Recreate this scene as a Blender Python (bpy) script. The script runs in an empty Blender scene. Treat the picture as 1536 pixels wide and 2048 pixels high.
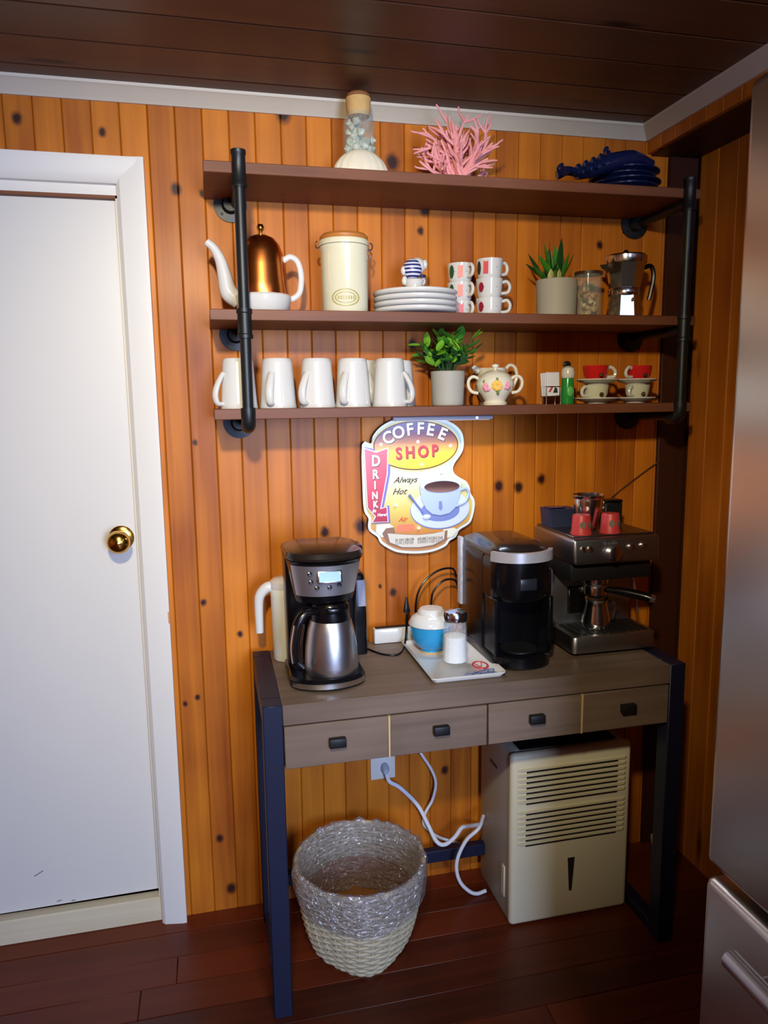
import bpy, bmesh, math, random
from mathutils import Vector, Matrix, noise
random.seed(7)
PI = math.pi
scene = bpy.context.scene
col = scene.collection

# ------------------------------------------------------------------ camera
cam_d = bpy.data.cameras.new('camera'); cam = bpy.data.objects.new('camera', cam_d); col.objects.link(cam)
yaw, pit, roll = 0.2288, 0.1481, -0.0129
fw = Vector((math.sin(yaw)*math.cos(pit), math.cos(yaw)*math.cos(pit), -math.sin(pit)))
rt = Vector((math.cos(yaw), -math.sin(yaw), 0)); up = rt.cross(fw)
r2 = math.cos(roll)*rt + math.sin(roll)*up; u2 = -math.sin(roll)*rt + math.cos(roll)*up
M = Matrix((r2, u2, -fw)).transposed().to_4x4(); M.translation = Vector((-0.2047, -1.9402, 1.40))
cam.matrix_world = M
cam_d.sensor_fit = 'VERTICAL'; cam_d.sensor_height = 36.0; cam_d.lens = 1479.0/2048*36
cam_d.clip_start = 0.02
scene.camera = cam

# ------------------------------------------------------------------ world, lights, exposure
w = bpy.data.worlds.new('world'); scene.world = w; w.use_nodes = True
bg = w.node_tree.nodes['Background']; bg.inputs[0].default_value = (0.55, 0.72, 1.0, 1); bg.inputs[1].default_value = 1.0
def light(name, kind, loc, energy, color, target=None, **kw):
    d = bpy.data.lights.new(name, kind); d.energy = energy; d.color = color
    for k, v in kw.items(): setattr(d, k, v)
    o = bpy.data.objects.new(name, d); col.objects.link(o); o.location = loc
    if target is not None:
        o.rotation_euler = (Vector(target)-Vector(loc)).to_track_quat('-Z', 'Y').to_euler()
    return o
# daylight entering the window in the wall behind the photographer
light('window_daylight', 'AREA', (0.35, -3.57, 1.35), 50.0, (0.50, 0.64, 1.0), (0.10, 0, 0.75), shape='RECTANGLE', size=0.66, size_y=1.14)
# the warm ceiling lamp
light('ceiling_lamp_light', 'SPOT', (-0.30, -1.95, 2.02), 64.0, (1.0, 0.87, 0.60), (0.14, 0, 1.25), shadow_soft_size=0.05, spot_size=math.radians(72), spot_blend=1.0)
vs = scene.view_settings
vs.view_transform = 'Standard'; vs.look = 'None'; vs.gamma = 1.0; vs.exposure = 1.0
vs.use_curve_mapping = False

# ------------------------------------------------------------------ helpers
def lin(c):
    return tuple(((v/255)/12.92 if v/255 <= 0.04045 else ((v/255+0.055)/1.055)**2.4) for v in c)
MATS = {}
def mat(name, rgb, rough=0.5, metal=0.0, coat=0.0, trans=0.0, ior=1.45, var=0.0, vscale=8.0, bump=0.0, bscale=60.0, emit=None, estr=0.0, stretch=(1,1,1), spec=0.5, aniso=0.0):
    if name in MATS: return MATS[name]
    m = bpy.data.materials.new(name); m.use_nodes = True; nt = m.node_tree; b = nt.nodes['Principled BSDF']
    c = lin(rgb)
    b.inputs['Roughness'].default_value = rough; b.inputs['Metallic'].default_value = metal
    b.inputs['Coat Weight'].default_value = coat; b.inputs['Coat Roughness'].default_value = 0.08
    b.inputs['Transmission Weight'].default_value = trans; b.inputs['IOR'].default_value = ior
    b.inputs['Specular IOR Level'].default_value = spec
    if emit: b.inputs['Emission Color'].default_value = (*lin(emit), 1); b.inputs['Emission Strength'].default_value = estr
    b.inputs['Base Color'].default_value = (*c, 1)
    tc = nt.nodes.new('ShaderNodeTexCoord'); mp = nt.nodes.new('ShaderNodeMapping'); mp.inputs['Scale'].default_value = stretch
    nt.links.new(tc.outputs['Object'], mp.inputs[0])
    n = nt.nodes.new('ShaderNodeTexNoise'); n.inputs['Scale'].default_value = vscale; n.inputs['Detail'].default_value = 4
    nt.links.new(mp.outputs[0], n.inputs[0])
    if var == 0: var = 0.03
    mx = nt.nodes.new('ShaderNodeMix'); mx.data_type = 'RGBA'
    mx.inputs[6].default_value = (*[v*(1-var) for v in c], 1); mx.inputs[7].default_value = (*[min(1, v*(1+var)) for v in c], 1)
    nt.links.new(n.outputs[0], mx.inputs[0]); nt.links.new(mx.outputs[2], b.inputs['Base Color'])
    if bump:
        n2 = nt.nodes.new('ShaderNodeTexNoise'); n2.inputs['Scale'].default_value = bscale; n2.inputs['Detail'].default_value = 3
        nt.links.new(mp.outputs[0], n2.inputs[0])
        bp = nt.nodes.new('ShaderNodeBump'); bp.inputs['Strength'].default_value = bump; bp.inputs['Distance'].default_value = 0.002
        nt.links.new(n2.outputs[0], bp.inputs['Height']); nt.links.new(bp.outputs[0], b.inputs['Normal'])
    MATS[name] = m; return m

KNOTS = [(-0.257,1.913,.011),(-0.195,1.905,.007),(0.007,2.101,.016),(0.367,1.892,.012),(0.355,1.839,.008),(0.871,1.821,.009),(-0.417,2.031,.008),
 (-0.242,1.304,.006),(-0.241,.886,.007),(-0.151,.793,.007),(0.084,1.055,.011),(0.183,1.067,.016),(0.27,.876,.009),(0.233,.896,.005),(0.58,1.161,.012),
 (0.639,1.155,.012),(0.709,1.176,.011),(-0.229,.215,.009),(-0.302,.613,.006),(-0.269,.628,.006),(0.281,2.004,.016),(0.42,.33,.01),(0.62,1.60,.012),(0.33,1.55,.01),(-0.60,2.05,.01),(-0.205,0.06,.012)]
def wood(name, dark, light_, knot=(60,22,8), axis='z', gscale=1.0, rough=0.4, coat=0.0, knots=False, pvar=0.35, random_knots=0.0, seedv=0.0, deep=0.5):
    """planks: per-piece tone (Object Info random), long grain along an axis, knots"""
    m = bpy.data.materials.new(name); m.use_nodes = True; nt = m.node_tree; N = nt.nodes; L = nt.links; b = N['Principled BSDF']
    b.inputs['Roughness'].default_value = rough; b.inputs['Specular IOR Level'].default_value = 0.28; b.inputs['Coat Weight'].default_value = coat; b.inputs['Coat Roughness'].default_value = 0.25
    geo = N.new('ShaderNodeNewGeometry'); oi = N.new('ShaderNodeObjectInfo')
    # offset grain per piece
    cmb = N.new('ShaderNodeCombineXYZ'); ml = N.new('ShaderNodeMath'); ml.operation = 'MULTIPLY'; ml.inputs[1].default_value = 17.0
    L.new(oi.outputs['Random'], ml.inputs[0])
    for i in range(3): L.new(ml.outputs[0], cmb.inputs[i])
    ad = N.new('ShaderNodeVectorMath'); ad.operation = 'ADD'; L.new(geo.outputs['Position'], ad.inputs[0]); L.new(cmb.outputs[0], ad.inputs[1])
    mp = N.new('ShaderNodeMapping'); L.new(ad.outputs[0], mp.inputs[0])
    s = {'x': (1.6, 40, 40), 'y': (40, 1.6, 40), 'z': (40, 40, 1.6)}[axis]
    mp.inputs['Scale'].default_value = tuple(v*gscale for v in s)
    n1 = N.new('ShaderNodeTexNoise'); n1.inputs['Scale'].default_value = 1.0; n1.inputs['Detail'].default_value = 5; n1.inputs['Distortion'].default_value = 0.6
    L.new(mp.outputs[0], n1.inputs[0])
    n0 = N.new('ShaderNodeTexNoise'); n0.inputs['Scale'].default_value = 3.0; n0.inputs['Detail'].default_value = 2; L.new(ad.outputs[0], n0.inputs[0])
    a1 = N.new('ShaderNodeMath'); a1.operation = 'MULTIPLY_ADD'; L.new(oi.outputs['Random'], a1.inputs[0]); a1.inputs[1].default_value = pvar
    a2 = N.new('ShaderNodeMath'); a2.operation = 'MULTIPLY_ADD'; L.new(n1.outputs[0], a2.inputs[0]); a2.inputs[1].default_value = 0.75
    L.new(n0.outputs[0], a2.inputs[2]); L.new(a2.outputs[0], a1.inputs[2])
    mr = N.new('ShaderNodeMapRange'); mr.inputs[1].default_value = 0.45+seedv; mr.inputs[2].default_value = 1.35+seedv; L.new(a1.outputs[0], mr.inputs[0])
    mx = N.new('ShaderNodeMix'); mx.data_type = 'RGBA'; mx.inputs[6].default_value = (*lin(dark), 1); mx.inputs[7].default_value = (*lin(light_), 1)
    L.new(mr.outputs[0], mx.inputs[0]); out = mx.outputs[2]
    kf = None
    if knots:
        # distorted position so knots are not perfect ovals
        nd = N.new('ShaderNodeTexNoise'); nd.inputs['Scale'].default_value = 60.0; L.new(geo.outputs['Position'], nd.inputs[0])
        vd = N.new('ShaderNodeVectorMath'); vd.operation = 'MULTIPLY_ADD'; L.new(nd.outputs['Color'], vd.inputs[0]); vd.inputs[1].default_value = (.008, 0, .008); L.new(geo.outputs['Position'], vd.inputs[2])
        sc = N.new('ShaderNodeVectorMath'); sc.operation = 'MULTIPLY'; sc.inputs[1].default_value = (1, 0, 0.8); L.new(vd.outputs[0], sc.inputs[0])
        for (kx, kz, kr) in KNOTS:
            d = N.new('ShaderNodeVectorMath'); d.operation = 'DISTANCE'; L.new(sc.outputs[0], d.inputs[0]); d.inputs[1].default_value = (kx+.004, 0, (kz+.004)*0.8)
            r = N.new('ShaderNodeMapRange'); r.inputs[1].default_value = kr*1.5; r.inputs[2].default_value = kr*0.6; L.new(d.outputs['Value'], r.inputs[0])
            if kf is None: kf = r.outputs[0]
            else:
                q = N.new('ShaderNodeMath'); q.operation = 'MAXIMUM'; L.new(kf, q.inputs[0]); L.new(r.outputs[0], q.inputs[1]); kf = q.outputs[0]
    if random_knots:
        mpk = N.new('ShaderNodeMapping'); mpk.inputs['Scale'].default_value = {'x': (2.2, 9, 9), 'y': (9, 2.2, 9), 'z': (9, 9, 2.2)}[axis]; L.new(ad.outputs[0], mpk.inputs[0])
        vo = N.new('ShaderNodeTexVoronoi'); vo.inputs['Scale'].default_value = 1.0; L.new(mpk.outputs[0], vo.inputs[0])
        r = N.new('ShaderNodeMapRange'); r.inputs[1].default_value = random_knots; r.inputs[2].default_value = random_knots*0.4; L.new(vo.outputs['Distance'], r.inputs[0])
        if kf is None: kf = r.outputs[0]
        else:
            q = N.new('ShaderNodeMath'); q.operation = 'MAXIMUM'; L.new(kf, q.inputs[0]); L.new(r.outputs[0], q.inputs[1]); kf = q.outputs[0]
    if kf is not None:
        mk = N.new('ShaderNodeMix'); mk.data_type = 'RGBA'; L.new(kf, mk.inputs[0]); L.new(out, mk.inputs[6]); mk.inputs[7].default_value = (*lin(knot), 1); out = mk.outputs[2]
    L.new(out, b.inputs['Base Color'])
    bp = N.new('ShaderNodeBump'); bp.inputs['Strength'].default_value = 0.12; bp.inputs['Distance'].default_value = 0.002; L.new(n1.outputs[0], bp.inputs['Height']); L.new(bp.outputs[0], b.inputs['Normal'])
    return m

class MB:
    """collects shapes; build() links them as ONE mesh object"""
    def __init__(s): s.v = []; s.f = []
    def add(s, vs_, fs): o = len(s.v); s.v += [tuple(v) for v in vs_]; s.f += [tuple(i+o for i in f) for f in fs]; return s
    def bm(s, b, mtx=None):
        b.verts.ensure_lookup_table(); b.verts.index_update()
        return s.add([(mtx @ v.co if mtx else v.co) for v in b.verts], [[v.index for v in f.verts] for f in b.faces])
    def box(s, x0, x1, y0, y1, z0, z1, bev=0.0, seg=2, mtx=None):
        b = bmesh.new(); bmesh.ops.create_cube(b, size=1)
        for v in b.verts: v.co = Vector(((x0+x1)/2+v.co.x*(x1-x0), (y0+y1)/2+v.co.y*(y1-y0), (z0+z1)/2+v.co.z*(z1-z0)))
        if bev: bmesh.ops.bevel(b, geom=b.edges[:], offset=bev, segments=seg, profile=0.5, affect='EDGES')
        s.bm(b, mtx); b.free(); return s
    def lathe(s, prof, seg=32, c=(0, 0, 0), mtx=None, cap=True):
        n = len(prof); vs_ = []; fs = []
        for (r, z) in prof:
            for k in range(seg):
                a = 2*PI*k/seg; vs_.append(Vector((c[0]+r*math.cos(a), c[1]+r*math.sin(a), c[2]+z)))
        for i in range(n-1):
            for k in range(seg):
                k2 = (k+1) % seg; fs.append((i*seg+k, i*seg+k2, (i+1)*seg+k2, (i+1)*seg+k))
        if cap:
            if prof[0][0] > 1e-6: fs.append(tuple(range(seg-1, -1, -1)))
            if prof[-1][0] > 1e-6: fs.append(tuple((n-1)*seg+k for k in range(seg)))
        if mtx: vs_ = [mtx @ v for v in vs_]
        return s.add(vs_, fs)
    def tube(s, pts, r, seg=8, smooth=6, closed=False, flat=1.0):
        P = [Vector(p) for p in pts]
        if smooth and len(P) > 2:
            Q = []; n = len(P)
            rng = range(n if closed else n-1)
            R = r if isinstance(r, (list, tuple)) else [r]*n; RR = []
            for i in rng:
                p0 = P[(i-1) % n] if (closed or i > 0) else P[i]*2-P[i+1]
                p1 = P[i]; p2 = P[(i+1) % n]
                p3 = P[(i+2) % n] if (closed or i+2 < n) else p2*2-p1
                for k in range(smooth):
                    t = k/smooth
                    Q.append(0.5*((2*p1)+(-p0+p2)*t+(2*p0-5*p1+4*p2-p3)*t*t+(-p0+3*p1-3*p2+p3)*t*t*t)); RR.append(R[i]*(1-t)+R[(i+1) % n]*t)
            if not closed: Q.append(P[-1]); RR.append(R[-1])
            P = Q
        else: RR = list(r) if isinstance(r, (list, tuple)) else [r]*len(P)
        n = len(P); vs_ = []; fs = []; prev = None
        for i in range(n):
            t = (P[(i+1) % n]-P[i-1]) if closed else (P[min(i+1, n-1)]-P[max(i-1, 0)])
            t.normalize()
            if prev is None:
                a = Vector((0, 0, 1)) if abs(t.z) < 0.9 else Vector((1, 0, 0)); u = t.cross(a).normalized()
            else:
                u = (prev-t*prev.dot(t)).normalized()
            prev = u; v = t.cross(u)
            for k in range(seg):
                an = 2*PI*k/seg; vs_.append(P[i]+(u*math.cos(an)*flat+v*math.sin(an))*RR[i])
        for i in range(n if closed else n-1):
            j = (i+1) % n
            for k in range(seg):
                k2 = (k+1) % seg; fs.append((i*seg+k, i*seg+k2, j*seg+k2, j*seg+k))
        if not closed: fs.append(tuple(range(seg-1, -1, -1))); fs.append(tuple((n-1)*seg+k for k in range(seg)))
        return s.add(vs_, fs)
    def cyl(s, p0, p1, r, seg=16): return s.tube([p0, p1], r, seg, 0)
    def loft(s, rings):
        """rings: list of lists of 3D points, equal counts, closed loops"""
        n = len(rings[0]); vs_ = [p for R in rings for p in R]; fs = []
        for i in range(len(rings)-1):
            for k in range(n):
                k2 = (k+1) % n; fs.append((i*n+k, i*n+k2, (i+1)*n+k2, (i+1)*n+k))
        fs.append(tuple(range(n-1, -1, -1))); fs.append(tuple((len(rings)-1)*n+k for k in range(n)))
        return s.add(vs_, fs)
    def slab_xz(s, out, y0, y1):
        """outline in x,z extruded between y0 (front) and y1"""
        return s.loft([[(x, y0, z) for x, z in out], [(x, y1, z) for x, z in out]])
    def slab_xy(s, out, z0, z1):
        return s.loft([[(x, y, z0) for x, y in out], [(x, y, z1) for x, y in out]])
    def ball(s, c, r, seg=12, sc=(1, 1, 1)):
        b = bmesh.new(); bmesh.ops.create_uvsphere(b, u_segments=seg, v_segments=max(6, seg*2//3), radius=1)
        for v in b.verts: v.co = Vector((c[0]+v.co.x*r*sc[0], c[1]+v.co.y*r*sc[1], c[2]+v.co.z*r*sc[2]))
        s.bm(b); b.free(); return s
    def mesh(s, name):
        me = bpy.data.meshes.new(name); me.from_pydata(s.v, [], s.f)
        b = bmesh.new(); b.from_mesh(me); bmesh.ops.recalc_face_normals(b, faces=b.faces[:]); b.to_mesh(me); b.free()
        return me
    def build(s, name, m, parent=None, ang=40, loc=None):
        me = s.mesh(name); me.materials.append(m)
        for p in me.polygons: p.use_smooth = True
        me.set_sharp_from_angle(angle=math.radians(ang))
        o = bpy.data.objects.new(name, me); col.objects.link(o)
        if parent: o.parent = parent
        if loc: o.location = loc
        return o
def tag(o, label=None, cat=None, group=None, kind=None):
    if label: o['label'] = label
    if cat: o['category'] = cat
    if group: o['group'] = group
    if kind: o['kind'] = kind
    return o
def thing(name, label, cat, loc=(0, 0, 0), rz=0.0, group=None):
    o = bpy.data.objects.new(name, None); o.empty_display_size = 0.02; col.objects.link(o); o.location = loc; o.rotation_euler = (0, 0, rz)
    return tag(o, label, cat, group)
def inst(name, me, parent=None, loc=(0, 0, 0), rot=(0, 0, 0), scale=(1, 1, 1)):
    o = bpy.data.objects.new(name, me); col.objects.link(o); o.location = loc; o.rotation_euler = rot; o.scale = scale
    if parent: o.parent = parent
    return o
def copy_tree(o, parent=None):
    c = o.copy(); col.objects.link(c); c.parent = parent
    for ch in list(o.children): copy_tree(ch, c)
    return c
def arc(cx, cy, rx, ry, a0, a1, n): return [(cx+rx*math.cos(math.radians(a0+(a1-a0)*i/n)), cy+ry*math.sin(math.radians(a0+(a1-a0)*i/n))) for i in range(n+1)]
def ell(cx, cy, rx, ry, n=48): return [(cx+rx*math.cos(2*PI*i/n), cy+ry*math.sin(2*PI*i/n)) for i in range(n)]
def dshape(hw, yb, yf, bulge, n=14, rb=0.012):
    """plan outline: straight back at yb (positive y), bulging front at yf (negative y)"""
    pts = [(-hw+rb, yb), (-hw, yb-rb)]
    pts += arc(0, yf+bulge, hw, bulge, 180, 360, n)
    pts += [(hw, yb-rb), (hw-rb, yb)]
    return pts[::-1]
def rrect(x0, x1, y0, y1, r, n=4):
    return arc(x1-r, y1-r, r, r, 0, 90, n)+arc(x0+r, y1-r, r, r, 90, 180, n)+arc(x0+r, y0+r, r, r, 180, 270, n)+arc(x1-r, y0+r, r, r, 270, 360, n)
def text(s, size, m, parent, name='lettering', loc=(0, 0, 0), rot=(PI/2, 0, 0), extr=0.0006, shear=0.0, off=0.0, sx=1.0, align='CENTER'):
    c = bpy.data.curves.new(name, 'FONT'); c.body = s; c.size = size; c.extrude = extr; c.shear = shear; c.offset = off; c.align_x = align; c.align_y = 'CENTER'; c.resolution_u = 3
    t = bpy.data.objects.new('tmp', c); col.objects.link(t)
    me = bpy.data.meshes.new_from_object(t); bpy.data.objects.remove(t); bpy.data.curves.remove(c)
    me.name = name; me.materials.clear(); me.materials.append(m)
    o = bpy.data.objects.new(name, me); col.objects.link(o); o.location = loc; o.rotation_euler = rot; o.scale = (sx, 1, 1)
    if parent: o.parent = parent
    return o

# ------------------------------------------------------------------ materials
H = 2.132
PINE = wood('knotty_pine', (124, 48, 8), (216, 128, 28), knot=(52, 18, 6), axis='z', knots=True, rough=0.5, coat=0.06, pvar=0.26)
PINE_R = wood('knotty_pine_side', (134, 60, 10), (210, 124, 30), knot=(60, 22, 8), axis='z', rough=0.5, coat=0.06, random_knots=0.16)
PINE_DK = mat('pine_shadow_gap', (84, 38, 10), 0.6)
CEILW = wood('ceiling_boards', (64, 38, 24), (100, 62, 40), knot=(34, 18, 10), axis='x', rough=0.45, coat=0.15, random_knots=0.14, gscale=0.7)
FLOORW = wood('floor_boards', (34, 12, 7), (112, 44, 17), axis='x', rough=0.42, coat=0.12, gscale=0.8, pvar=0.5)
SHELFW = wood('shelf_walnut', (82, 46, 30), (134, 84, 58), axis='x', rough=0.5, gscale=1.2, pvar=0.15)
DESKW = wood('desk_greyed_oak', (78, 64, 54), (134, 114, 98), axis='x', rough=0.5, gscale=1.0, pvar=0.2)
POSTW = wood('dark_post', (44, 20, 10), (66, 32, 16), axis='z', rough=0.5)
RAWW = wood('raw_threshold', (196, 178, 140), (226, 214, 180), knot=(150, 130, 95), axis='x', rough=0.7, random_knots=0.12)
WHITE = mat('white_paint', (226, 222, 212), 0.45, var=0.03, bump=0.04)
DOORW = mat('door_paint', (220, 216, 206), 0.4, var=0.02, vscale=3)
CORN = mat('cornice_paint', (205, 196, 176), 0.5, var=0.05)
PLAST = mat('plaster', (196, 184, 166), 0.8, var=0.05, bump=0.1)
BRASS = mat('brass', (212, 168, 78), 0.16, 1.0)
IRON = mat('black_iron_pipe', (52, 54, 56), 0.42, 0.75, var=0.12, bump=0.05)
STEEL = mat('brushed_steel', (200, 200, 204), 0.33, 1.0, var=0.05, stretch=(1, 1, 30), bump=0.02)
CHROME = mat('chrome', (222, 222, 224), 0.17, 1.0)
FRIDGE = mat('fridge_steel', (200, 196, 190), 0.30, 1.0, var=0.04, vscale=3, stretch=(1, 1, 12), bump=0.015)
BLACK = mat('black_plastic', (9, 9, 12), 0.25, coat=0.1, spec=0.4)
BLACKM = mat('black_matte', (20, 20, 22), 0.5)
CERAM = mat('white_ceramic', (216, 214, 208), 0.18, coat=0.4, var=0.02)
CREAM = mat('cream_ceramic', (232, 224, 200), 0.2, coat=0.4, var=0.02)
NAVYM = mat('navy_metal', (22, 27, 52), 0.45, 0.1, var=0.08)
NAVYC = mat('navy_ceramic', (20, 32, 74), 0.2, coat=0.4)
NAVYP = mat('navy_plastic', (44, 52, 82), 0.5)
RED = mat('red_glaze', (206, 34, 34), 0.2, coat=0.4)
REDP = mat('red_print', (196, 62, 66), 0.4)
PINK = mat('pink_coral_resin', (236, 160, 158), 0.6, var=0.1, vscale=30, bump=0.2)
GREEN = mat('leaf_green', (64, 132, 38), 0.45, var=0.3, vscale=25)
GREEN2 = mat('leaf_bright', (118, 178, 48), 0.45, var=0.25, vscale=25)
GREEND = mat('leaf_dark', (30, 78, 40), 0.45, var=0.3, vscale=25)
PALEG = mat('pale_pebble', (190, 186, 120), 0.6, var=0.2)
POTG = mat('grey_pot', (172, 168, 156), 0.6, var=0.05, bump=0.08)
CORK = mat('cork', (206, 166, 104), 0.8, var=0.2, vscale=60, bump=0.2)
WOODL = mat('lid_wood', (186, 118, 52), 0.45, var=0.2, stretch=(1, 8, 1))
COPPER = mat('copper', (214, 126, 62), 0.28, 1.0, var=0.04, stretch=(1, 1, 12))
SHELLW = mat('shell_white', (226, 216, 190), 0.5, var=0.1, vscale=40, bump=0.25, bscale=90)
SHELLG = mat('shell_grey', (176, 178, 164), 0.5, var=0.35, vscale=60)
CANB = mat('canister_cream', (226, 222, 190), 0.22, coat=0.3)
OLIVE = mat('label_gold', (176, 160, 84), 0.4)
BLUEB = mat('blue_bowl', (40, 148, 200), 0.25, coat=0.3)
WICK = mat('wicker', (182, 170, 140), 0.7, var=0.2, vscale=40, bump=0.3)
DEHU = mat('dehumidifier_cream', (224, 218, 190), 0.4, var=0.03)
DEHUG = mat('dehumidifier_grey', (170, 168, 160), 0.45)
SLOT = mat('slot_dark', (36, 32, 24), 0.6)
CORDW = mat('white_cord', (220, 224, 236), 0.4)
LCD = mat('lcd', (128, 168, 164), 0.2, emit=(150, 200, 195), estr=0.02)
LED = mat('sign_led', (240, 244, 255), 0.3, emit=(225, 235, 255), estr=0.6)
BARM = mat('light_bar_aluminium', (150, 150, 164), 0.45, 0.1)
SUGAR = mat('sugar', (236, 234, 232), 0.8)
GREENB = mat('green_bottle', (36, 140, 62), 0.2, coat=0.4)
TAN = mat('tan', (196, 150, 96), 0.6)
def glassm(name, tint, rough=0.02, solid=0.12):
    m = bpy.data.materials.new(name); m.use_nodes = True; nt = m.node_tree; b = nt.nodes['Principled BSDF']; out = nt.nodes['Material Output']
    b.inputs['Base Color'].default_value = (*tint, 1); b.inputs['Roughness'].default_value = rough; b.inputs['Coat Weight'].default_value = 0.3
    tr = nt.nodes.new('ShaderNodeBsdfTransparent'); tr.inputs[0].default_value = (*[0.55+0.45*t for t in tint], 1)
    n = nt.nodes.new('ShaderNodeTexNoise'); n.inputs['Scale'].default_value = 14; mr = nt.nodes.new('ShaderNodeMapRange'); mr.inputs[1].default_value = 0.3; mr.inputs[2].default_value = 0.75
    mr.inputs[3].default_value = solid*0.6; mr.inputs[4].default_value = solid*1.5
    nt.links.new(n.outputs[0], mr.inputs[0])
    mx = nt.nodes.new('ShaderNodeMixShader'); nt.links.new(mr.outputs[0], mx.inputs[0]); nt.links.new(tr.outputs[0], mx.inputs[1]); nt.links.new(b.outputs[0], mx.inputs[2]); nt.links.new(mx.outputs[0], out.inputs[0])
    return m
GLASS = glassm('clear_glass', (0.9, 0.95, 0.92), 0.03, 0.08)
GLASS2 = glassm('ribbed_glass', (0.9, 0.95, 0.97), 0.03, 0.22)
LINER = glassm('plastic_liner', (0.82, 0.82, 0.90), 0.4, 0.17)
nt = LINER.node_tree; _n = nt.nodes.new('ShaderNodeTexNoise'); _n.inputs['Scale'].default_value = 16; _n.inputs['Detail'].default_value = 3; _n.inputs['Distortion'].default_value = 1.5
_b = nt.nodes.new('ShaderNodeBump'); _b.inputs['Strength'].default_value = 1.0; _b.inputs['Distance'].default_value = 0.02
nt.links.new(_n.outputs[0], _b.inputs['Height']); nt.links.new(_b.outputs[0], nt.nodes['Principled BSDF'].inputs['Normal'])
_g = nt.nodes.new('ShaderNodeBsdfGlossy'); _g.inputs['Roughness'].default_value = 0.16; _g.inputs['Color'].default_value = (.95, .95, 1, 1); nt.links.new(_b.outputs[0], _g.inputs['Normal'])
_m = nt.nodes.new('ShaderNodeMixShader'); _m.inputs[0].default_value = 0.30
nt.links.new(nt.nodes['Mix Shader'].outputs[0], _m.inputs[1]); nt.links.new(_g.outputs[0], _m.inputs[2]); nt.links.new(_m.outputs[0], nt.nodes['Material Output'].inputs[0])
TANK = glassm('water_tank', (0.80, 0.82, 0.88), 0.15, 0.5)

# ------------------------------------------------------------------ the room
P = 0.0628; G = 0.0035
def plank_mesh(name, wd, ht, m, th=0.014, ch=0.0024):
    # cross-section in x,y (front face at y=0), bead grooves at both edges
    h = wd/2
    out = [(-h, th), (-h, ch), (-h+ch, 0), (h-ch, 0), (h, ch), (h, th)]
    b = MB().slab_xy(out, 0, ht); me = b.mesh(name); me.materials.append(m); return me
# back wall: backing board with the door opening
b = MB(); b.box(-2.25, -1.24, .014, .10, 0, H+.02); b.box(-.384, 1.30, .014, .10, 0, H+.02); b.box(-1.24, -.384, .014, .10, 1.90, H+.02); b.box(-1.24, -.384, .070, .10, 0, 1.90)  # last box: panel added behind the door to block light, keeps the gap dark
wall = tag(b.build('wall_back', PINE_DK), 'knotty pine board wall behind the shelves', None, None, 'structure')
full = plank_mesh('plank', P-.0008, H, PINE); short = plank_mesh('plank', P-.0008, H-1.945, PINE)
k = -36
x = 0.062
i0 = int((x+2.25)/P)
for i in range(-i0, 17):
    xc = x+P*(i+.5)
    if xc > 1.11: break
    if -1.29 < xc < -0.36: inst('plank', short, wall, (xc, 0, 1.945))
    else: inst('plank', full, wall, (xc, 0, 0))
# right wall with side planks
XR = 1.162
b = MB(); b.box(XR+.014, XR+.10, -3.7, .10, 0, H+.02)
wr = tag(b.build('wall_right', PINE_DK), None, None, None, 'structure')
sidep = plank_mesh('plank', P*1.25-.0008, H, PINE_R)
for i in range(0, 44):
    y = -.02-(i+.5)*P*1.25
    if y < -3.6: break
    inst('plank', sidep, wr, (XR, y, 0), (0, 0, -PI/2))
# left and rear walls (behind the photographer), rear with a window
tag(MB().box(-2.35, -2.25, -3.7, .10, 0, H+.02).build('wall_left', PINE_R), None, None, None, 'structure')
WX0, WX1, WZ0, WZ1 = -.04, .74, .72, 1.98
b = MB(); b.box(-2.35, WX0, -3.7, -3.6, 0, H+.02); b.box(WX1, XR+.1, -3.7, -3.6, 0, H+.02); b.box(WX0, WX1, -3.7, -3.6, 0, WZ0); b.box(WX0, WX1, -3.7, -3.6, WZ1, H+.02)
tag(b.build('wall_rear', PINE_R), None, None, None, 'structure')
b = MB(); b.box(WX0, WX0+.05, -3.68, -3.6, WZ0, WZ1); b.box(WX1-.05, WX1, -3.68, -3.6, WZ0, WZ1); b.box(WX0+.05, WX1-.05, -3.68, -3.6, WZ0, WZ0+.05); b.box(WX0+.05, WX1-.05, -3.68, -3.6, WZ1-.05, WZ1)
tag(b.build('window_1', WHITE), None, None, None, 'structure')
# floor boards along x
fl = tag(MB().box(-2.35, 1.27, -3.7, .10, -.05, -.012).build('floor', PINE_DK), None, None, None, 'structure')
BW = .092
rows = {}
y = 0.03; r = 0
while y > -3.6:
    splits = [-2.25]+sorted(random.uniform(-1.9, 1.0) for _ in range(2))+[XR+.01]
    for a, c_ in zip(splits[:-1], splits[1:]):
        if c_-a < .12: continue
        pm = MB().box(a+.0006, c_-.0006, y-BW+.0006, y-.0006, -.012, 0, .0012, 1).build('floor_board', FLOORW, fl)
    y -= BW; r += 1
# ceiling boards along x
ce = tag(MB().box(-2.35, 1.27, -3.7, .10, H+.014, H+.06).build('ceiling', PINE_DK), None, None, None, 'structure')
CW = .135; y = .05
me = None
while y > -3.6:
    b = MB(); out = [(y-CW+.001, H+.014), (y-CW+.001, H+.003), (y-CW+.004, H), (y-.004, H), (y-.001, H+.003), (y-.001, H+.014)]
    b.loft([[(-2.25, a, c_) for a, c_ in out], [(1.25, a, c_) for a, c_ in out]])
    b.build('ceiling_board', CEILW, ce, 20); y -= CW
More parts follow.
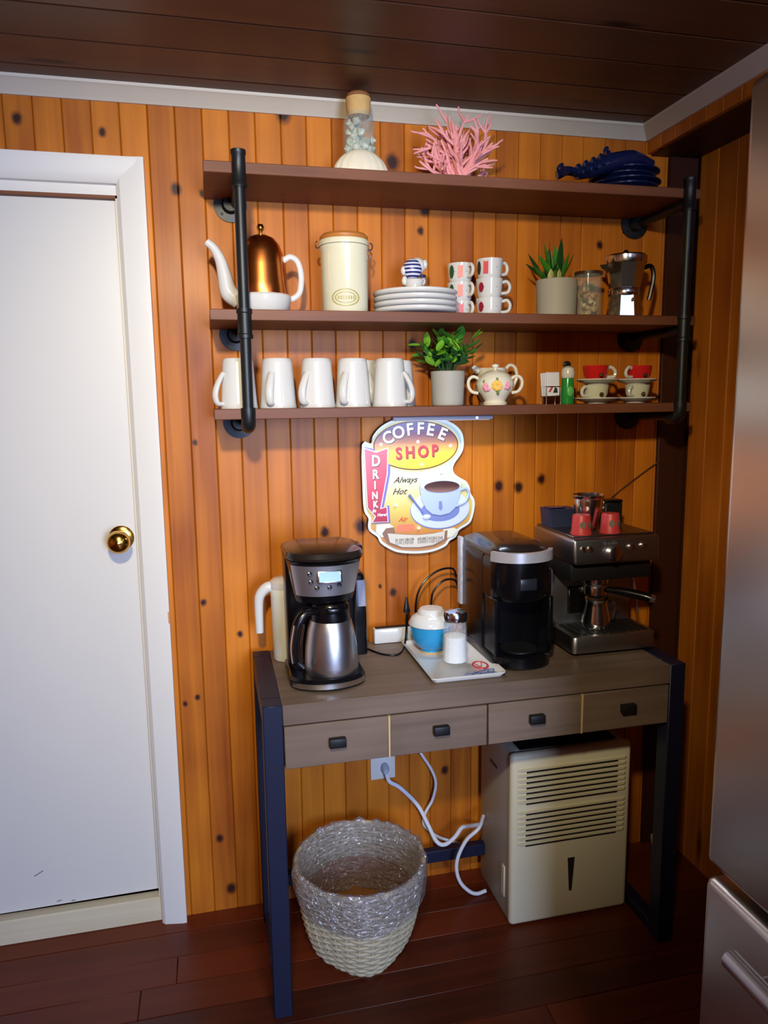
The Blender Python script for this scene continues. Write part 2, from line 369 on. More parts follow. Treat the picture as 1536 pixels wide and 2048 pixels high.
# cornice mouldings
def cornice(p0, p1, nrm, name):
    prof = [(0, -.034), (.006, -.034), (.012, -.026), (.022, -.018), (.030, -.008), (.034, -.006), (.036, 0), (0, 0)]
    b = MB(); rings = []
    for p in (p0, p1): rings.append([(p[0]+nrm[0]*d, p[1]+nrm[1]*d, H+z) for d, z in prof])
    b.loft(rings); return tag(b.build(name, CORN, None, 30), None, None, None, 'structure')
cornice((-2.25, 0), (1.003, 0), (0, -1), 'trim_1'); 
XS = 1.005
cornice((XS, 0), (XS, -3.6), (-1, 0), 'trim_2')
# boxed soffit along the top of the right wall
sf = tag(MB().box(XS+.014, XR, -3.6, 0, 2.062, H).build('trim_3', POSTW), None, None, None, 'structure')
sp = plank_mesh('plank', P-.0008, H-2.066, PINE_R)
for i in range(56): inst('plank', sp, sf, (XS, -(i+.5)*P-.004, 2.066), (0, 0, -PI/2))
# dark stained corner post
tag(MB().box(1.072, XR, -.012, .012, 0, 2.062, .002, 1).build('trim_4', POSTW), None, None, None, 'structure')
# baseboard-less wall; door on the left
b = MB().box(-1.24, -.386,   .022, .06, .0705, 1.886, .002, 1)
b.v = [(x_, y_, z_+(.008*(x_+1.24)/.854 if z_ < .5 else 0)) for x_, y_, z_ in b.v]
door = tag(b.build('door_1', DOORW), 'plain white slab door with a brass knob', None, None, 'structure')
b = MB(); mt = Matrix.Translation((-.436, 0, 1.066)) @ Matrix.Rotation(PI/2, 4, 'X')
b.lathe([(0, -.022), (.030, -.022), (.031, -.016), (.024, -.012)], 24, mtx=mt)
b.build('door_rose', BRASS, door)
b = MB(); b.lathe([(.011, -.014), (.011, .018), (.018, .024), (.027, .036), (.029, .048), (.026, .060), (.016, .068), (0, .070)], 28, mtx=mt)
b.build('door_knob', BRASS, door)
SC = mat('scuff', (120, 116, 112), 0.7)
for (sx, sz, ln, an) in ((-.70, .175, .026, .5), (-.655, .088, .012, .2), (-.62, .083, .010, .1)):
    MB().box(-ln/2, ln/2, 0, .0006, -.0012, .0012).build('scuff_mark', SC, door, loc=(sx, .0214, sz)).rotation_euler = (0, -an, 0)
tag(MB().box(-1.24, -.372, -.004, .030, 0, .070, .003, 1).build('trim_5', RAWW), None, None, None, 'structure')
# door casing: right jamb, head, inner stop
b = MB(); b.loft([[(x_, y_, z_) for x_, y_, z_ in ((-.392, .02, zz), (-.392, -.014, zz), (-.384, -.022, zz), (-.372, -.024, zz), (-.340, -.030, zz), (-.327, -.030, zz), (-.327, .014, zz))] for zz in (0, 1.973)])
cas = tag(b.build('trim_6', WHITE, None, 25), None, None, None, 'structure')
MB().box(-.3305, -.3265, -.0304, -.026, .845, .876).build('tape_mark', TAN, cas)
b = MB(); b.loft([[(xx, y_, z_) for y_, z_ in ((.02, 1.915), (-.014, 1.915), (-.020, 1.922), (-.024, 1.936), (-.0292, 1.960), (-.0292, 1.9722), (.013, 1.9722))] for xx in (-1.30, -.3275)])
tag(b.build('trim_7', WHITE, None, 25), None, None, None, 'structure')
b = MB(); b.box(-1.24, -.392, .002, .06, 1.892, 1.915); b.box(-.398, -.384, .004, .06, .07, 1.90)
tag(b.build('trim_8', WHITE), None, None, None, 'structure')
tag(MB().box(-1.24, -.392, .004, .03, 1.886, 1.892).build('trim_9', mat('door_gap_wood', (120, 66, 30), 0.6)), None, None, None, 'structure')
# ceiling lamp fixture above the photographer
lamp = thing('ceiling_lamp', 'warm round ceiling lamp above the photographer', 'lamp', (-.30, -1.95, H))
MB().lathe([(0, 0), (.07, 0), (.07, -.02), (.05, -.03), (0, -.03)], 32).build('canopy', BRASS, lamp)
MB().cyl((0, 0, -.03), (0, 0, -.05), .012).build('stem', BRASS, lamp)

# ------------------------------------------------------------------ pipe shelving unit
DS = .2256; XL, XRS = -.193, 1.022
ZS = (1.388, 1.607, 1.916)
unit = thing('pipe_shelf', 'three tier walnut wall shelf hung on black iron pipes', 'shelf', (0, 0, 0))
for z, nm in zip(ZS, ('bottom', 'middle', 'top')):
    b = MB().box(XL, XRS, -DS, -.002, z-.024, z, .0015, 1); b.build('shelf_board', SHELFW, unit)
for xp in (-.118, .985):
    b = MB()
    pts = [(xp, -DS-.004, ZS[0]-.028), (xp, -DS-.004, ZS[2]+.02)]
    b.cyl(*pts, .0125, 20); b.build('pipe', IRON, unit)
    for z in ZS:
        zc = z-.036
        b = MB(); b.cyl((xp, -.004, zc), (xp, -DS-.002, zc), .0115, 16); b.build('pipe', IRON, unit)
        # flange on the wall
        mt = Matrix.Translation((xp-.012, 0, zc)) @ Matrix.Rotation(PI/2, 4, 'X')
        b = MB().lathe([(0, -.002), (.040, -.002), (.040, .006), (.022, .008), (.017, .022), (0, .022)], 28, mtx=mt)
        fo = b.build('flange', IRON, unit)
        for a in (45, 135, 225, 315):
            MB().lathe([(0, .0055), (.0035, .0055), (.0035, .0085), (0, .0085)], 10, c=(.030*math.cos(math.radians(a)), .030*math.sin(math.radians(a)), 0), mtx=mt).build('screw', BLACKM, fo)
    # fittings
    yv = -DS-.004
    b = MB().lathe([(0, ZS[2]-.055), (.0165, ZS[2]-.055), (.0165, ZS[2]-.048), (.0150, ZS[2]-.046), (.0150, ZS[2]+.012), (.0165, ZS[2]+.014), (.0165, ZS[2]+.022), (.011, ZS[2]+.024), (0, ZS[2]+.020)], 20, c=(xp, yv, 0)); b.build('tee_fitting', IRON, unit)
    b = MB().lathe([(0, ZS[1]-.064), (.0175, ZS[1]-.064), (.0175, ZS[1]-.056), (.0155, ZS[1]-.054), (.0155, ZS[1]-.010), (.0175, ZS[1]-.008), (.0175, ZS[1]), (0, ZS[1])], 20, c=(xp, yv, 0)); b.build('tee_fitting', IRON, unit)
    b = MB().tube([(xp, yv, ZS[0]+.002), (xp, yv, ZS[0]-.018), (xp, yv+.006, ZS[0]-.034), (xp, yv+.022, ZS[0]-.040), (xp, yv+.045, ZS[0]-.040)], [.0165, .016, .0165, .016, .0170], 14, 5); b.build('elbow_fitting', IRON, unit)

# light bar under the lowest shelf
lb = thing('light_bar', 'slim silver light bar under the lowest shelf above the sign', 'light', (.352, -.195, ZS[0]-.024))
MB().box(-.128, .128, -.012, .012, -.010, 0, .002, 1).build('housing', BARM, lb)
MB().box(-.120, .120, -.008, .008, -.0112, -.010).build('diffuser', mat('bar_diffuser', (235, 240, 255), 0.4, emit=(190, 205, 255), estr=0.1), lb)
MB().ball((.085, -.0125, -.006), .0035, 8).build('switch_button', LED, lb)
light('light_bar_lamp', 'AREA', (.352, -.195, ZS[0]-.037), 0.55, (0.72, 0.82, 1.0), (.352, -.12, 1.0), shape='RECTANGLE', size=.24, size_y=.02)

# ------------------------------------------------------------------ crockery builders
def mug_upside(root):
    b = MB().lathe([(.0435, 0), (.0440, .003), (.0425, .012), (.0360, .106), (.0345, .113), (.032, .116), (.031, .1145), (0, .1135)], 36, cap=False)
    b.lathe([(.0435, 0), (.0405, 0), (.0390, .01), (.0350, .105), (0, .107)], 36, cap=False)
    b.build('body', CERAM, root)
    MB().tube([(.0380, 0, .082), (.046, 0, .070), (.056, 0, .050), (.060, 0, .030), (.055, 0, .013), (.0420, 0, .011)], [.0055, .006, .0065, .0065, .006, .0055], 10, 5, flat=1.5).build('handle', CERAM, root)
mugpos = [(-.134, -.142, 205), (-.042, -.142, 245), (.052, -.142, 225), (.140, -.142, 235), (.232, -.142, 325), (.185, -.050, 280), (.278, -.050, 285)]
mlab = ['white mug upside down on the lowest shelf, leftmost of the row behind the pipe', 'white mug upside down, second from the left on the lowest shelf', 'white mug upside down, third from the left on the lowest shelf', 'white mug upside down, fourth from the left on the lowest shelf',
        'white mug upside down, rightmost of the front row, handle to the right', 'white mug in the back row peeking out right of the fourth front mug', 'white mug in the back row peeking out right of the fifth front mug']
m0 = None
for (x, y, a), lb_ in zip(mugpos, mlab):
    if m0 is None:
        m0 = thing('mug', lb_, 'mug', group='white mugs upside down'); mug_upside(m0); o = m0
    else: o = copy_tree(m0); o['label'] = lb_
    o.location = (x, y, ZS[0]); o.rotation_euler = (0, 0, math.radians(a))

def leaf_mesh(name, L_, W_, m, curl=0.25, tip=1.0):
    n = 5; vs_ = []; fs = []
    for i in range(n+1):
        t = i/n; wd = W_*math.sin(PI*min(1, (t*0.93+0.07)))**0.8*(1-0.15*t); z = curl*L_*t*t
        vs_ += [(L_*t, -wd/2, z+abs(wd)*.12), (L_*t, 0, z), (L_*t, wd/2, z+abs(wd)*.12)]
    for i in range(n):
        for k in range(2): a = i*3+k; fs.append((a, a+1, a+4, a+3))
    me = bpy.data.meshes.new(name); me.from_pydata(vs_, [], fs); me.materials.append(m)
    for p in me.polygons: p.use_smooth = True
    return me
def pot(root, r0, r1, h):
    MB().lathe([(0, 0), (r0-.002, 0), (r0, .002), (r1, h-.002), (r1-.002, h), (r1-.007, h), (r1-.008, h-.012), (0, h-.012)], 36).build('pot', POTG, root)
    MB().lathe([(0, h-.014), (r1-.008, h-.014), (r1*.6, h-.006), (0, h-.004)], 24).build('soil', mat('soil', (52, 44, 28), 0.9, bump=0.5), root)
# leafy plant, lowest shelf
t = thing('potted_plant', 'bushy bright green plant in a grey pot on the lowest shelf', 'plant', (.388, -.125, ZS[0]))
pot(t, .040, .043, .086)
lm = [leaf_mesh('leaf', .044, .026, GREEN), leaf_mesh('leaf', .040, .025, GREEN2), leaf_mesh('leaf', .040, .025, GREEND)]
random.seed(3)
st = MB()
for k in range(30):
    a = random.uniform(0, 2*PI); rr = random.uniform(.015, .088); hh = random.uniform(.12, .172) if rr < .05 else random.uniform(.10, .165)
    end = Vector((rr*math.cos(a)*1.0, max(-.095, min(.10, rr*math.sin(a))), hh+.005))
    base = Vector((.012*math.cos(a), .012*math.sin(a), .075))
    midp = (base+end)/2+Vector((0, 0, .012)); st.tube([base, midp, end], .0012, 5, 3)
    for q in range(6):
        pz = base.lerp(end, .5+.5*q/5) if q < 5 else end
        inst('leaf', lm[random.choice((0, 0, 1, 1, 2))], t, pz, (random.uniform(-.5, .5), random.uniform(-1.0, .35), random.uniform(0, 2*PI)), (random.uniform(.62, 1.0),)*3)
st.build('stems', GREEND, t)
# spiky plant, middle shelf
t = thing('potted_plant', 'spiky succulent in a wide grey pot on the middle shelf', 'plant', (.682, -.125, ZS[1]))
pot(t, .050, .053, .096)
bl = [leaf_mesh('leaf', .112, .030, GREEND, .15), leaf_mesh('leaf', .112, .026, GREEN, .1)]
random.seed(5)
for k, (a, el, s_) in enumerate([(175, 25, .82), (190, 42, .85), (160, 50, .8), (200, 62, .95), (150, 74, .98), (100, 80, .85), (60, 84, .8), (30, 62, .85), (320, 78, 1.0), (340, 60, .75), (250, 70, .75), (285, 60, .7), (0, 40, .55), (230, 45, .7), (120, 55, .7), (45, 45, .5), (300, 45, .55), (215, 20, .75)]):
    inst('leaf', bl[k % 2], t, (random.uniform(-.03, .012), random.uniform(-.015, .015), .088), (random.uniform(-.4, .4), -math.radians(el), math.radians(a)), (s_,)*3)
gm = leaf_mesh('leaf', .028, .016, PALEG, .5)
for k in range(9): inst('leaf', gm, t, (random.uniform(-.025, .03), random.uniform(-.04, -.01), .090), (0, -math.radians(random.uniform(50, 80)), math.radians(random.uniform(200, 340))))

# ------------------------------------------------------------------ lowest shelf, right side
def petals(b, c, r, n, y, k0=0):
    for k in range(n):
        a = 2*PI*k/n+k0; b.ball((c[0]+r*.55*math.cos(a), y, c[1]+r*.55*math.sin(a)), r*.5, 8, (1, .12, 1))
t = thing('sugar_bowl', 'cream china sugar bowl with painted flowers and two handles', 'sugar bowl', (.506, -.150, ZS[0]), math.radians(-20))
MB().lathe([(0, 0), (.030, 0), (.031, .006), (.026, .010), (.034, .022), (.046, .042), (.048, .055), (.042, .068), (.038, .072), (.036, .070), (0, .068)], 36).build('body', CREAM, t)
MB().lathe([(.039, .072), (.036, .076), (.022, .084), (.008, .088), (0, .088)], 32).build('lid', CREAM, t)
MB().lathe([(.004, .087), (.005, .091), (.010, .096), (.009, .101), (0, .104)], 16).build('knob', CREAM, t)
for s_ in (-1, 1):
    MB().tube([(s_*.040, 0, .066), (s_*.055, 0, .072), (s_*.066, 0, .064), (s_*.067, 0, .048), (s_*.058, 0, .034), (s_*.042, 0, .030)], .0042, 8, 5).build('handle', CREAM, t)
FY = mat('flower_yellow', (232, 178, 40), 0.4); FP = mat('flower_pink', (224, 130, 150), 0.4); FG = mat('flower_leaf', (86, 120, 60), 0.4)
b = MB(); petals(b, (.004, .048), .013, 7, -.0475); b.build('flower', FY, t)
b = MB(); petals(b, (-.020, .045), .011, 6, -.0425); b.build('flower', FP, t)
b = MB(); petals(b, (.026, .048), .010, 6, -.0395); b.build('flower', FP, t)
for c_, r_, q_ in (((.004, -.0455, .062), .006, (.5, .2, 1)), ((.006, -.0445, .031), .006, (.6, .25, 1)), ((-.028, -.037, .057), .005, (.6, .3, 1))): MB().ball(c_, r_, 8, q_).build('leaf_decor', FG, t)
t = thing('creamer', 'cream china jug with tall handle behind the sugar bowl', 'jug', (.530, -.062, ZS[0]))
MB().lathe([(0, 0), (.028, 0), (.029, .005), (.026, .010), (.040, .036), (.042, .055), (.036, .080), (.040, .096), (.0385, .096), (.034, .080), (0, .070)], 32).build('body', CREAM, t)
MB().tube([(.036, 0, .088), (.052, 0, .104), (.068, 0, .096), (.072, 0, .070), (.058, 0, .046), (.040, 0, .040)], .0045, 8, 5).build('handle', CREAM, t)
MB().tube([(-.036, 0, .088), (-.046, 0, .096), (-.052, 0, .101)], [.010, .008, .005], 8, 3).build('spout', CREAM, t)
# sugar packets in wire holder
t = thing('packet_holder', 'little wire rack of white sugar packets beside green bottle', 'packet holder', (.660, -.150, ZS[0]))
b = MB()
for sx in (-1, 1):
    for sy in (-1, 1): b.cyl((sx*.020, sy*.016, 0), (sx*.020, sy*.016, .045), .0012, 6)
for z in (.020, .045):
    b.tube([(-.020, -.016, z), (.020, -.016, z), (.020, .016, z), (-.020, .016, z)], .0012, 6, 0, closed=True)
b.build('wire_rack', CHROME, t)
for k in range(5):
    o = MB().box(-.018, .018, -.0025, .0025, 0, .060, .0012, 1).build('packet', mat('packet_paper', (226, 228, 240), 0.6), t, loc=(random.uniform(-.002, .002), -.012+k*.006, .021)); o.rotation_euler = (0, random.uniform(-.1, .1), 0)
PK = MB().slab_xz([(-.014, .010), (-.008, .010), (.000, .024), (-.006, .024)], -.0152, -.0148).build('packet_mark', REDP, t, loc=(0, 0, .021))
MB().slab_xz([(-.001, .008), (.012, .008), (.010, .020), (.004, .022)], -.0152, -.0148).build('packet_mark', mat('dark_print', (40, 52, 50), 0.5), t, loc=(0, 0, .021))
t = thing('shaker_bottle', 'small green bottle with round white cap', 'bottle', (.702, -.160, ZS[0]))
MB().lathe([(0, 0), (.016, 0), (.0175, .003), (.0165, .030), (.0155, .060), (.014, .068), (0, .070)], 24).build('body', GREENB, t)
MB().lathe([(.0150, .066), (.0175, .070), (.0175, .080), (.0150, .091), (.008, .096), (0, .097)], 24).build('cap', CERAM, t)
MB().ball((0, -.0158, .032), .011, 12, (.8, .25, 1.2)).build('label_patch', mat('light_green', (96, 190, 96), 0.4), t)
t = thing('teaspoon', 'dark metal spoon tip sticking up behind the green bottle', 'spoon', (.735, -.060, ZS[0]))
MB().tube([(0, 0, 0.0), (.004, 0, .05), (.010, 0, .090)], .0022, 8, 4).build('handle', CHROME, t)
MB().ball((.014, 0, .106), .010, 12, (1.2, .35, .9)).build('bowl', IRON, t)
# espresso cups and saucers: two stacks of saucer, cup, saucer, red cup
COFD = mat('coffee_dot', (70, 44, 24), 0.4)
def saucer(x, y, z, r, lab):
    t = MB().lathe([(0, 0), (r*.5, 0), (r*.52, .003), (r*.8, .007), (r, .013), (r, .0155), (r*.78, .0095), (r*.45, .006), (0, .006)], 40).build('saucer', CERAM)
    t.location = (x, y, z); return tag(t, lab, 'saucer', 'espresso saucers')
def espcup(x, y, z, m, r, h, lab, ha, red):
    t = thing('espresso_cup', lab, 'cup', (x, y, z), math.radians(ha), 'espresso cups')
    MB().lathe([(0, 0), (r*.62, 0), (r*.66, .003), (r*.9, h*.45), (r, h), (r-.003, h), (r*.86, h*.45), (r*.6, .006), (0, .005)], 32).build('body', m, t)
    MB().tube([(r*.92, 0, h*.85), (r*1.25, 0, h*.9), (r*1.55, 0, h*.66), (r*1.45, 0, h*.36), (r*.86, 0, h*.32)], .0045, 8, 5).build('handle', CERAM, t)
    a = math.radians(-90-ha)
    MB().ball((r*.90*math.cos(a), r*.90*math.sin(a), h*.42), .006, 8, (1, 1, 1)).build('bean_print', COFD, t)
    return t
CUPC = mat('cup_celadon', (212, 212, 186), 0.22, coat=0.3)
saucer(.800, -.135, ZS[0], .058, 'lower white saucer under the left cup stack'); espcup(.796, -.135, ZS[0]+.006, CUPC, .034, .042, 'pale green printed cup at the bottom of the left stack', 200, 0)
saucer(.800, -.135, ZS[0]+.0485, .055, 'upper white saucer between the cups of the left stack'); espcup(.794, -.135, ZS[0]+.0545, RED, .034, .044, 'red espresso cup atop left stack, handle turned right', 350, 1)
saucer(.920, -.125, ZS[0], .054, 'lower white saucer under the right cup stack'); espcup(.925, -.125, ZS[0]+.006, CUPC, .033, .042, 'pale green printed cup at the bottom of the right stack', 215, 0)
saucer(.922, -.125, ZS[0]+.0485, .055, 'upper white saucer between the cups of the right stack'); espcup(.928, -.125, ZS[0]+.0545, RED, .034, .044, 'red espresso cup atop right stack, handle turned left', 200, 1)

# ------------------------------------------------------------------ middle shelf
t = thing('teapot', 'white teapot with curved spout under a copper dome cosy', 'teapot', (-.068, -.120, ZS[1]))
MB().lathe([(0, 0), (.052, 0), (.060, .006), (.066, .030), (.068, .040), (.064, .044), (0, .044)], 40).build('body', CERAM, t)
MB().lathe([(.058, .040), (.059, .044), (.056, .070), (.053, .110), (.050, .138), (.043, .158), (.031, .173), (.014, .181), (0, .183)], 40).build('cosy', COPPER, t)
MB().lathe([(.0035, .181), (.004, .188), (.0085, .194), (.009, .199), (.006, .205), (0, .207)], 16).build('cosy_knob', BRASS, t)
MB().tube([(-.055, 0, .030), (-.078, 0, .050), (-.086, 0, .085), (-.094, 0, .120), (-.108, 0, .148), (-.124, 0, .162)], [.020, .021, .017, .013, .010, .009], 12, 5).build('spout', CERAM, t)
MB().tube([(.050, 0, .125), (.068, 0, .134), (.085, 0, .122), (.092, 0, .090), (.088, 0, .055), (.074, 0, .040), (.058, 0, .036)], .0068, 10, 5, flat=.8).build('handle', CERAM, t)

t = thing('canister', 'tall cream storage canister with wooden lid and wire clasp', 'canister', (.129, -.120, ZS[1]))
MB().lathe([(0, 0), (.054, 0), (.0555, .002), (.0570, .150), (.058, .154), (.058, .160), (0, .160)], 44).build('body', CANB, t)
MB().lathe([(0, .160), (.059, .160), (.060, .163), (.060, .171), (.058, .174), (0, .174)], 44).build('rim', CANB, t)
MB().lathe([(0, .174), (.056, .174), (.058, .177), (.058, .182), (.052, .188), (0, .189)], 44).build('lid', WOODL, t)
MB().lathe([(.0595, .160), (.0595, .1635), (.0575, .1635)], 44, cap=False).build('seal', mat('seal_grey', (130, 132, 116), 0.6), t)
b = MB()
for s_ in (-1, 1): b.tube([(s_*.058, 0, .158), (s_*.066, 0, .156), (s_*.069, -.002, .166), (s_*.064, 0, .172)], .002, 6, 4)
b.tube([(.060, .004, .156), (.066, -.004, .146), (.062, -.004, .132)], .002, 6, 4)
b.build('wire_clasp', CHROME, t)
def cylpatch(b, R, a0, z0, pts, off=.0006):
    """flat print wrapped on a round wall: pts are (s, z) around angle a0"""
    fr = [(R*math.cos(a0+s/R), R*math.sin(a0+s/R), z0+z) for s, z in pts]
    vs_ = []
    for s, z in pts:
        a = a0+s/R
        for rr in (R, R+off): vs_.append((rr*math.cos(a), rr*math.sin(a), z0+z))
    n = len(pts); b.add(vs_, [tuple(2*k+1 for k in range(n))]+[(2*k, 2*((k+1) % n), 2*((k+1) % n)+1, 2*k+1) for k in range(n)])
def ringpatch(b, R, a0, z0, rx, rz, wd, n=40, off=.0006):
    vs_ = []; fs = []
    for k in range(n):
        t_ = 2*PI*k/n
        for q in (1, 1-wd):
            s, z = rx*q*math.cos(t_), rz*q*math.sin(t_); a = a0+s/R; vs_.append(((R+off)*math.cos(a), (R+off)*math.sin(a), z0+z))
    for k in range(n):
        j = (k+1) % n; fs.append((2*k, 2*j, 2*j+1, 2*k+1))
    b.add(vs_, fs)
a0 = math.radians(-104)
b = MB(); ringpatch(b, .0562, a0+.10, .037, .034, .020, .10); ringpatch(b, .0562, a0+.10, .037, .026, .013, .10)
for k in range(7): cylpatch(b, .0562, a0+.10, .037, [(-.018+k*.006, -.004), (-.0155+k*.006, -.004), (-.0155+k*.006, .004), (-.018+k*.006, .004)])
b.build('oval_label', OLIVE, t)

# four plates
pl = None
for k, lab in enumerate(['lowest white plate of the stack under the figurine', 'second white plate from the bottom of the stack', 'third white plate from the bottom of the stack', 'top white plate of the stack under the figurine']):
    if pl is None:
        pl = MB().lathe([(0, 0), (.088, 0), (.096, .0015), (.1025, .0045), (.1040, .0075), (.1040, .0118), (.102, .0130), (.08, .009), (.055, .005), (0, .005)], 56).build('plate', CERAM); o = pl
    else: o = pl.copy(); col.objects.link(o)
    tag(o, lab, 'plate', 'plates on the middle shelf'); o.location = (.305, -.121, ZS[1]+.0045+k*.0138)
# figurine: white pot-bellied animal figure in a blue striped jersey
t = thing('figurine', 'white china animal figurine in navy striped jersey on the plates', 'figurine', (.302, -.121, ZS[1]+.0518))
MB().lathe([(0, 0), (.020, 0), (.022, .004), (.019, .016), (.024, .030), (.026, .036), (.018, .040), (0, .041)], 24).build('body', CERAM, t)
JERS = bpy.data.materials.new('striped_jersey'); JERS.use_nodes = True
nt = JERS.node_tree; bb = nt.nodes['Principled BSDF']; bb.inputs['Roughness'].default_value = 0.35
tc = nt.nodes.new('ShaderNodeTexCoord'); wv = nt.nodes.new('ShaderNodeTexWave'); wv.bands_direction = 'Z'; wv.inputs['Scale'].default_value = 36; wv.inputs['Distortion'].default_value = 0.3
cr = nt.nodes.new('ShaderNodeValToRGB'); cr.color_ramp.interpolation = 'CONSTANT'; cr.color_ramp.elements[0].color = (*lin((30, 44, 104)), 1); cr.color_ramp.elements[1].position = 0.5; cr.color_ramp.elements[1].color = (*lin((214, 214, 232)), 1)
nt.links.new(tc.outputs['Object'], wv.inputs[0]); nt.links.new(wv.outputs[0], cr.inputs[0]); nt.links.new(cr.outputs[0], bb.inputs['Base Color'])
MB().ball((-.004, -.002, .062), .024, 18, (1, .9, 1.05)).build('jersey', JERS, t)
MB().ball((.010, .004, .070), .021, 16, (1, .9, 1.0)).build('head', CERAM, t)
for s_ in ((.027, .074), (-.026, .058), (.022, .034), (-.024, .034)):
    MB().ball((s_[0], -.002, s_[1]), .009, 10, (.9, .9, 1.3)).build('limb', CERAM, t)
MB().ball((.018, -.018, .044), .006, 8, (1.4, .6, .6)).build('collar', NAVYC, t)

# six stacked printed mugs (two columns of three)
GRN = mat('mug_green', (36, 84, 44), 0.35); RDP = mat('mug_red', (216, 84, 84), 0.35); DKR = mat('mug_darkred', (150, 30, 50), 0.35); DKG = mat('mug_darkgreen', (24, 44, 34), 0.35); STEMM = mat('mug_stem', (90, 100, 96), 0.5)
def printed_mug(x, y, z, lab, rz, va):
    t = thing('espresso_mug', lab, 'mug', (x, y, z), 0, 'stacked printed mugs')
    MB().lathe([(0, 0), (.026, 0), (.028, .003), (.030, .010), (.0335, .045), (.034, .048), (.032, .048), (.031, .044), (.0275, .010), (0, .006)], 32).build('body', CERAM, t)
    a = math.radians(rz)
    hp = [(.032, 0, .040), (.045, 0, .042), (.052, 0, .030), (.047, 0, .016), (.030, 0, .013)]
    MB().tube([(p[0]*math.cos(a)-p[1]*math.sin(a), p[0]*math.sin(a)+p[1]*math.cos(a), p[2]) for p in hp], .0042, 8, 5).build('handle', CERAM, t)
    R = .0328
    for (deg, kind) in va:
        b = MB(); aa = math.radians(deg)
        if kind in 'gd': cylpatch(b, R, aa, .026, [(.0072*math.cos(2*PI*k/14), .0165*math.sin(2*PI*k/14)) for k in range(14)])
        elif kind == 'r': cylpatch(b, R, aa, .026, [(-.0062, -.0155), (.0062, -.0155), (.0066, .0155), (-.0058, .0155)])
        else: cylpatch(b, R, aa, .026, [(.0075*math.cos(2*PI*k/14), .012*math.sin(2*PI*k/14)) for k in range(14)])
        b.build('motif', {'g': GRN, 'r': RDP, 'd': DKG, 'k': DKR}[kind], t)
    b = MB(); cylpatch(b, R, math.radians(-110), .026, [(-.016, -.0006), (.020, -.0006), (.020, .0006), (-.016, .0006)], .0004); b.build('stem_line', STEMM, t)
zz = [ZS[1], ZS[1]+.0475, ZS[1]+.095]
LL = ['at the bottom', 'in the middle', 'on top']
for k in range(3):
    printed_mug(.448, -.045, zz[k], f'white mug with green and red leaf print, {LL[k]} of the left column', 290, [(-150, 'g'), (-108, 'r')] if k else [(-104, 'r')])
    printed_mug(.502, -.116, zz[k], f'white mug with dark red leaf print, {LL[k]} of the right column', (335, 350, 10)[k], [(-165, 'd' if k == 2 else 'k'), (-128, 'r')] if k == 2 else [(-150, 'k')])

# lidded glass with shells and pebbles
t = thing('storage_glass', 'small clear glass of shells and pebbles between plant and moka pot', 'jar', (.774, -.120, ZS[1]))
MB().lathe([(0, .001), (.033, .001), (.035, .004), (.035, .112), (.0335, .112), (.0335, .006), (0, .005)], 32).build('glass', GLASS, t)
MB().lathe([(0, .112), (.0365, .112), (.0365, .119), (0, .119)], 32).build('lid', mat('dark_wood_lid', (66, 34, 18), 0.5), t)
random.seed(9)
for k in range(34):
    c = random.choice([(186, 120, 70), (216, 196, 150), (150, 84, 44), (200, 160, 110), (70, 90, 40)])
    a = random.uniform(0, 2*PI); rr = random.uniform(.0, .0235); r_ = random.uniform(.0065, .0095)
    MB().ball((0, 0, 0), r_, 8, (1, .8, .7)).build('pebble', mat('pebble_%d' % c[0], c, 0.5, var=0.2, vscale=80), t, loc=(rr*math.cos(a), rr*math.sin(a), .014+k*.0024)).rotation_euler = (random.uniform(0, 3), random.uniform(0, 3), 0)

# moka pot
t = thing('moka_pot', 'polished steel eight sided moka pot at the right end', 'moka pot', (.880, -.120, ZS[1]), math.radians(-20))
def oct_(r, z, rot=22.5): return [(r*math.cos(math.radians(rot+45*k)), r*math.sin(math.radians(rot+45*k)), z) for k in range(8)]
MB().loft([oct_(.048, 0), oct_(.041, .060)]).build('boiler', CHROME, t, 20)
MB().lathe([(.042, .060), (.043, .063), (.043, .076), (.041, .079)], 40).build('collar_ring', CHROME, t)
MB().loft([oct_(.040, .079), oct_(.050, .138), oct_(.051, .142)]).build('jug', CHROME, t, 20)
MB().lathe([(.053, .142), (.054, .145), (.054, .160), (.050, .164), (0, .168)], 40).build('lid', CHROME, t)
MB().ball((0, 0, .171), .008, 10).build('lid_knob', BLACK, t)
MB().loft([[(-.046, -.014, .120), (-.046, .014, .120), (-.046, .016, .142), (-.046, -.016, .142)], [(-.062, -.003, .134), (-.062, .003, .134), (-.066, .005, .142), (-.066, -.005, .142)]]).build('spout', CHROME, t)
MB().tube([(.046, 0, .132), (.066, .004, .136), (.074, .006, .110), (.068, .006, .070), (.064, .006, .050)], .006, 8, 4).build('handle', BLACK, t)
MB().lathe([(0, 0), (.004, 0), (.004, .006), (0, .006)], 10, mtx=Matrix.Translation((.014, -.0415, .048)) @ Matrix.Rotation(PI/2, 4, 'X')).build('safety_valve', mat('dark_brass', (90, 50, 30), 0.4, 0.6), t)

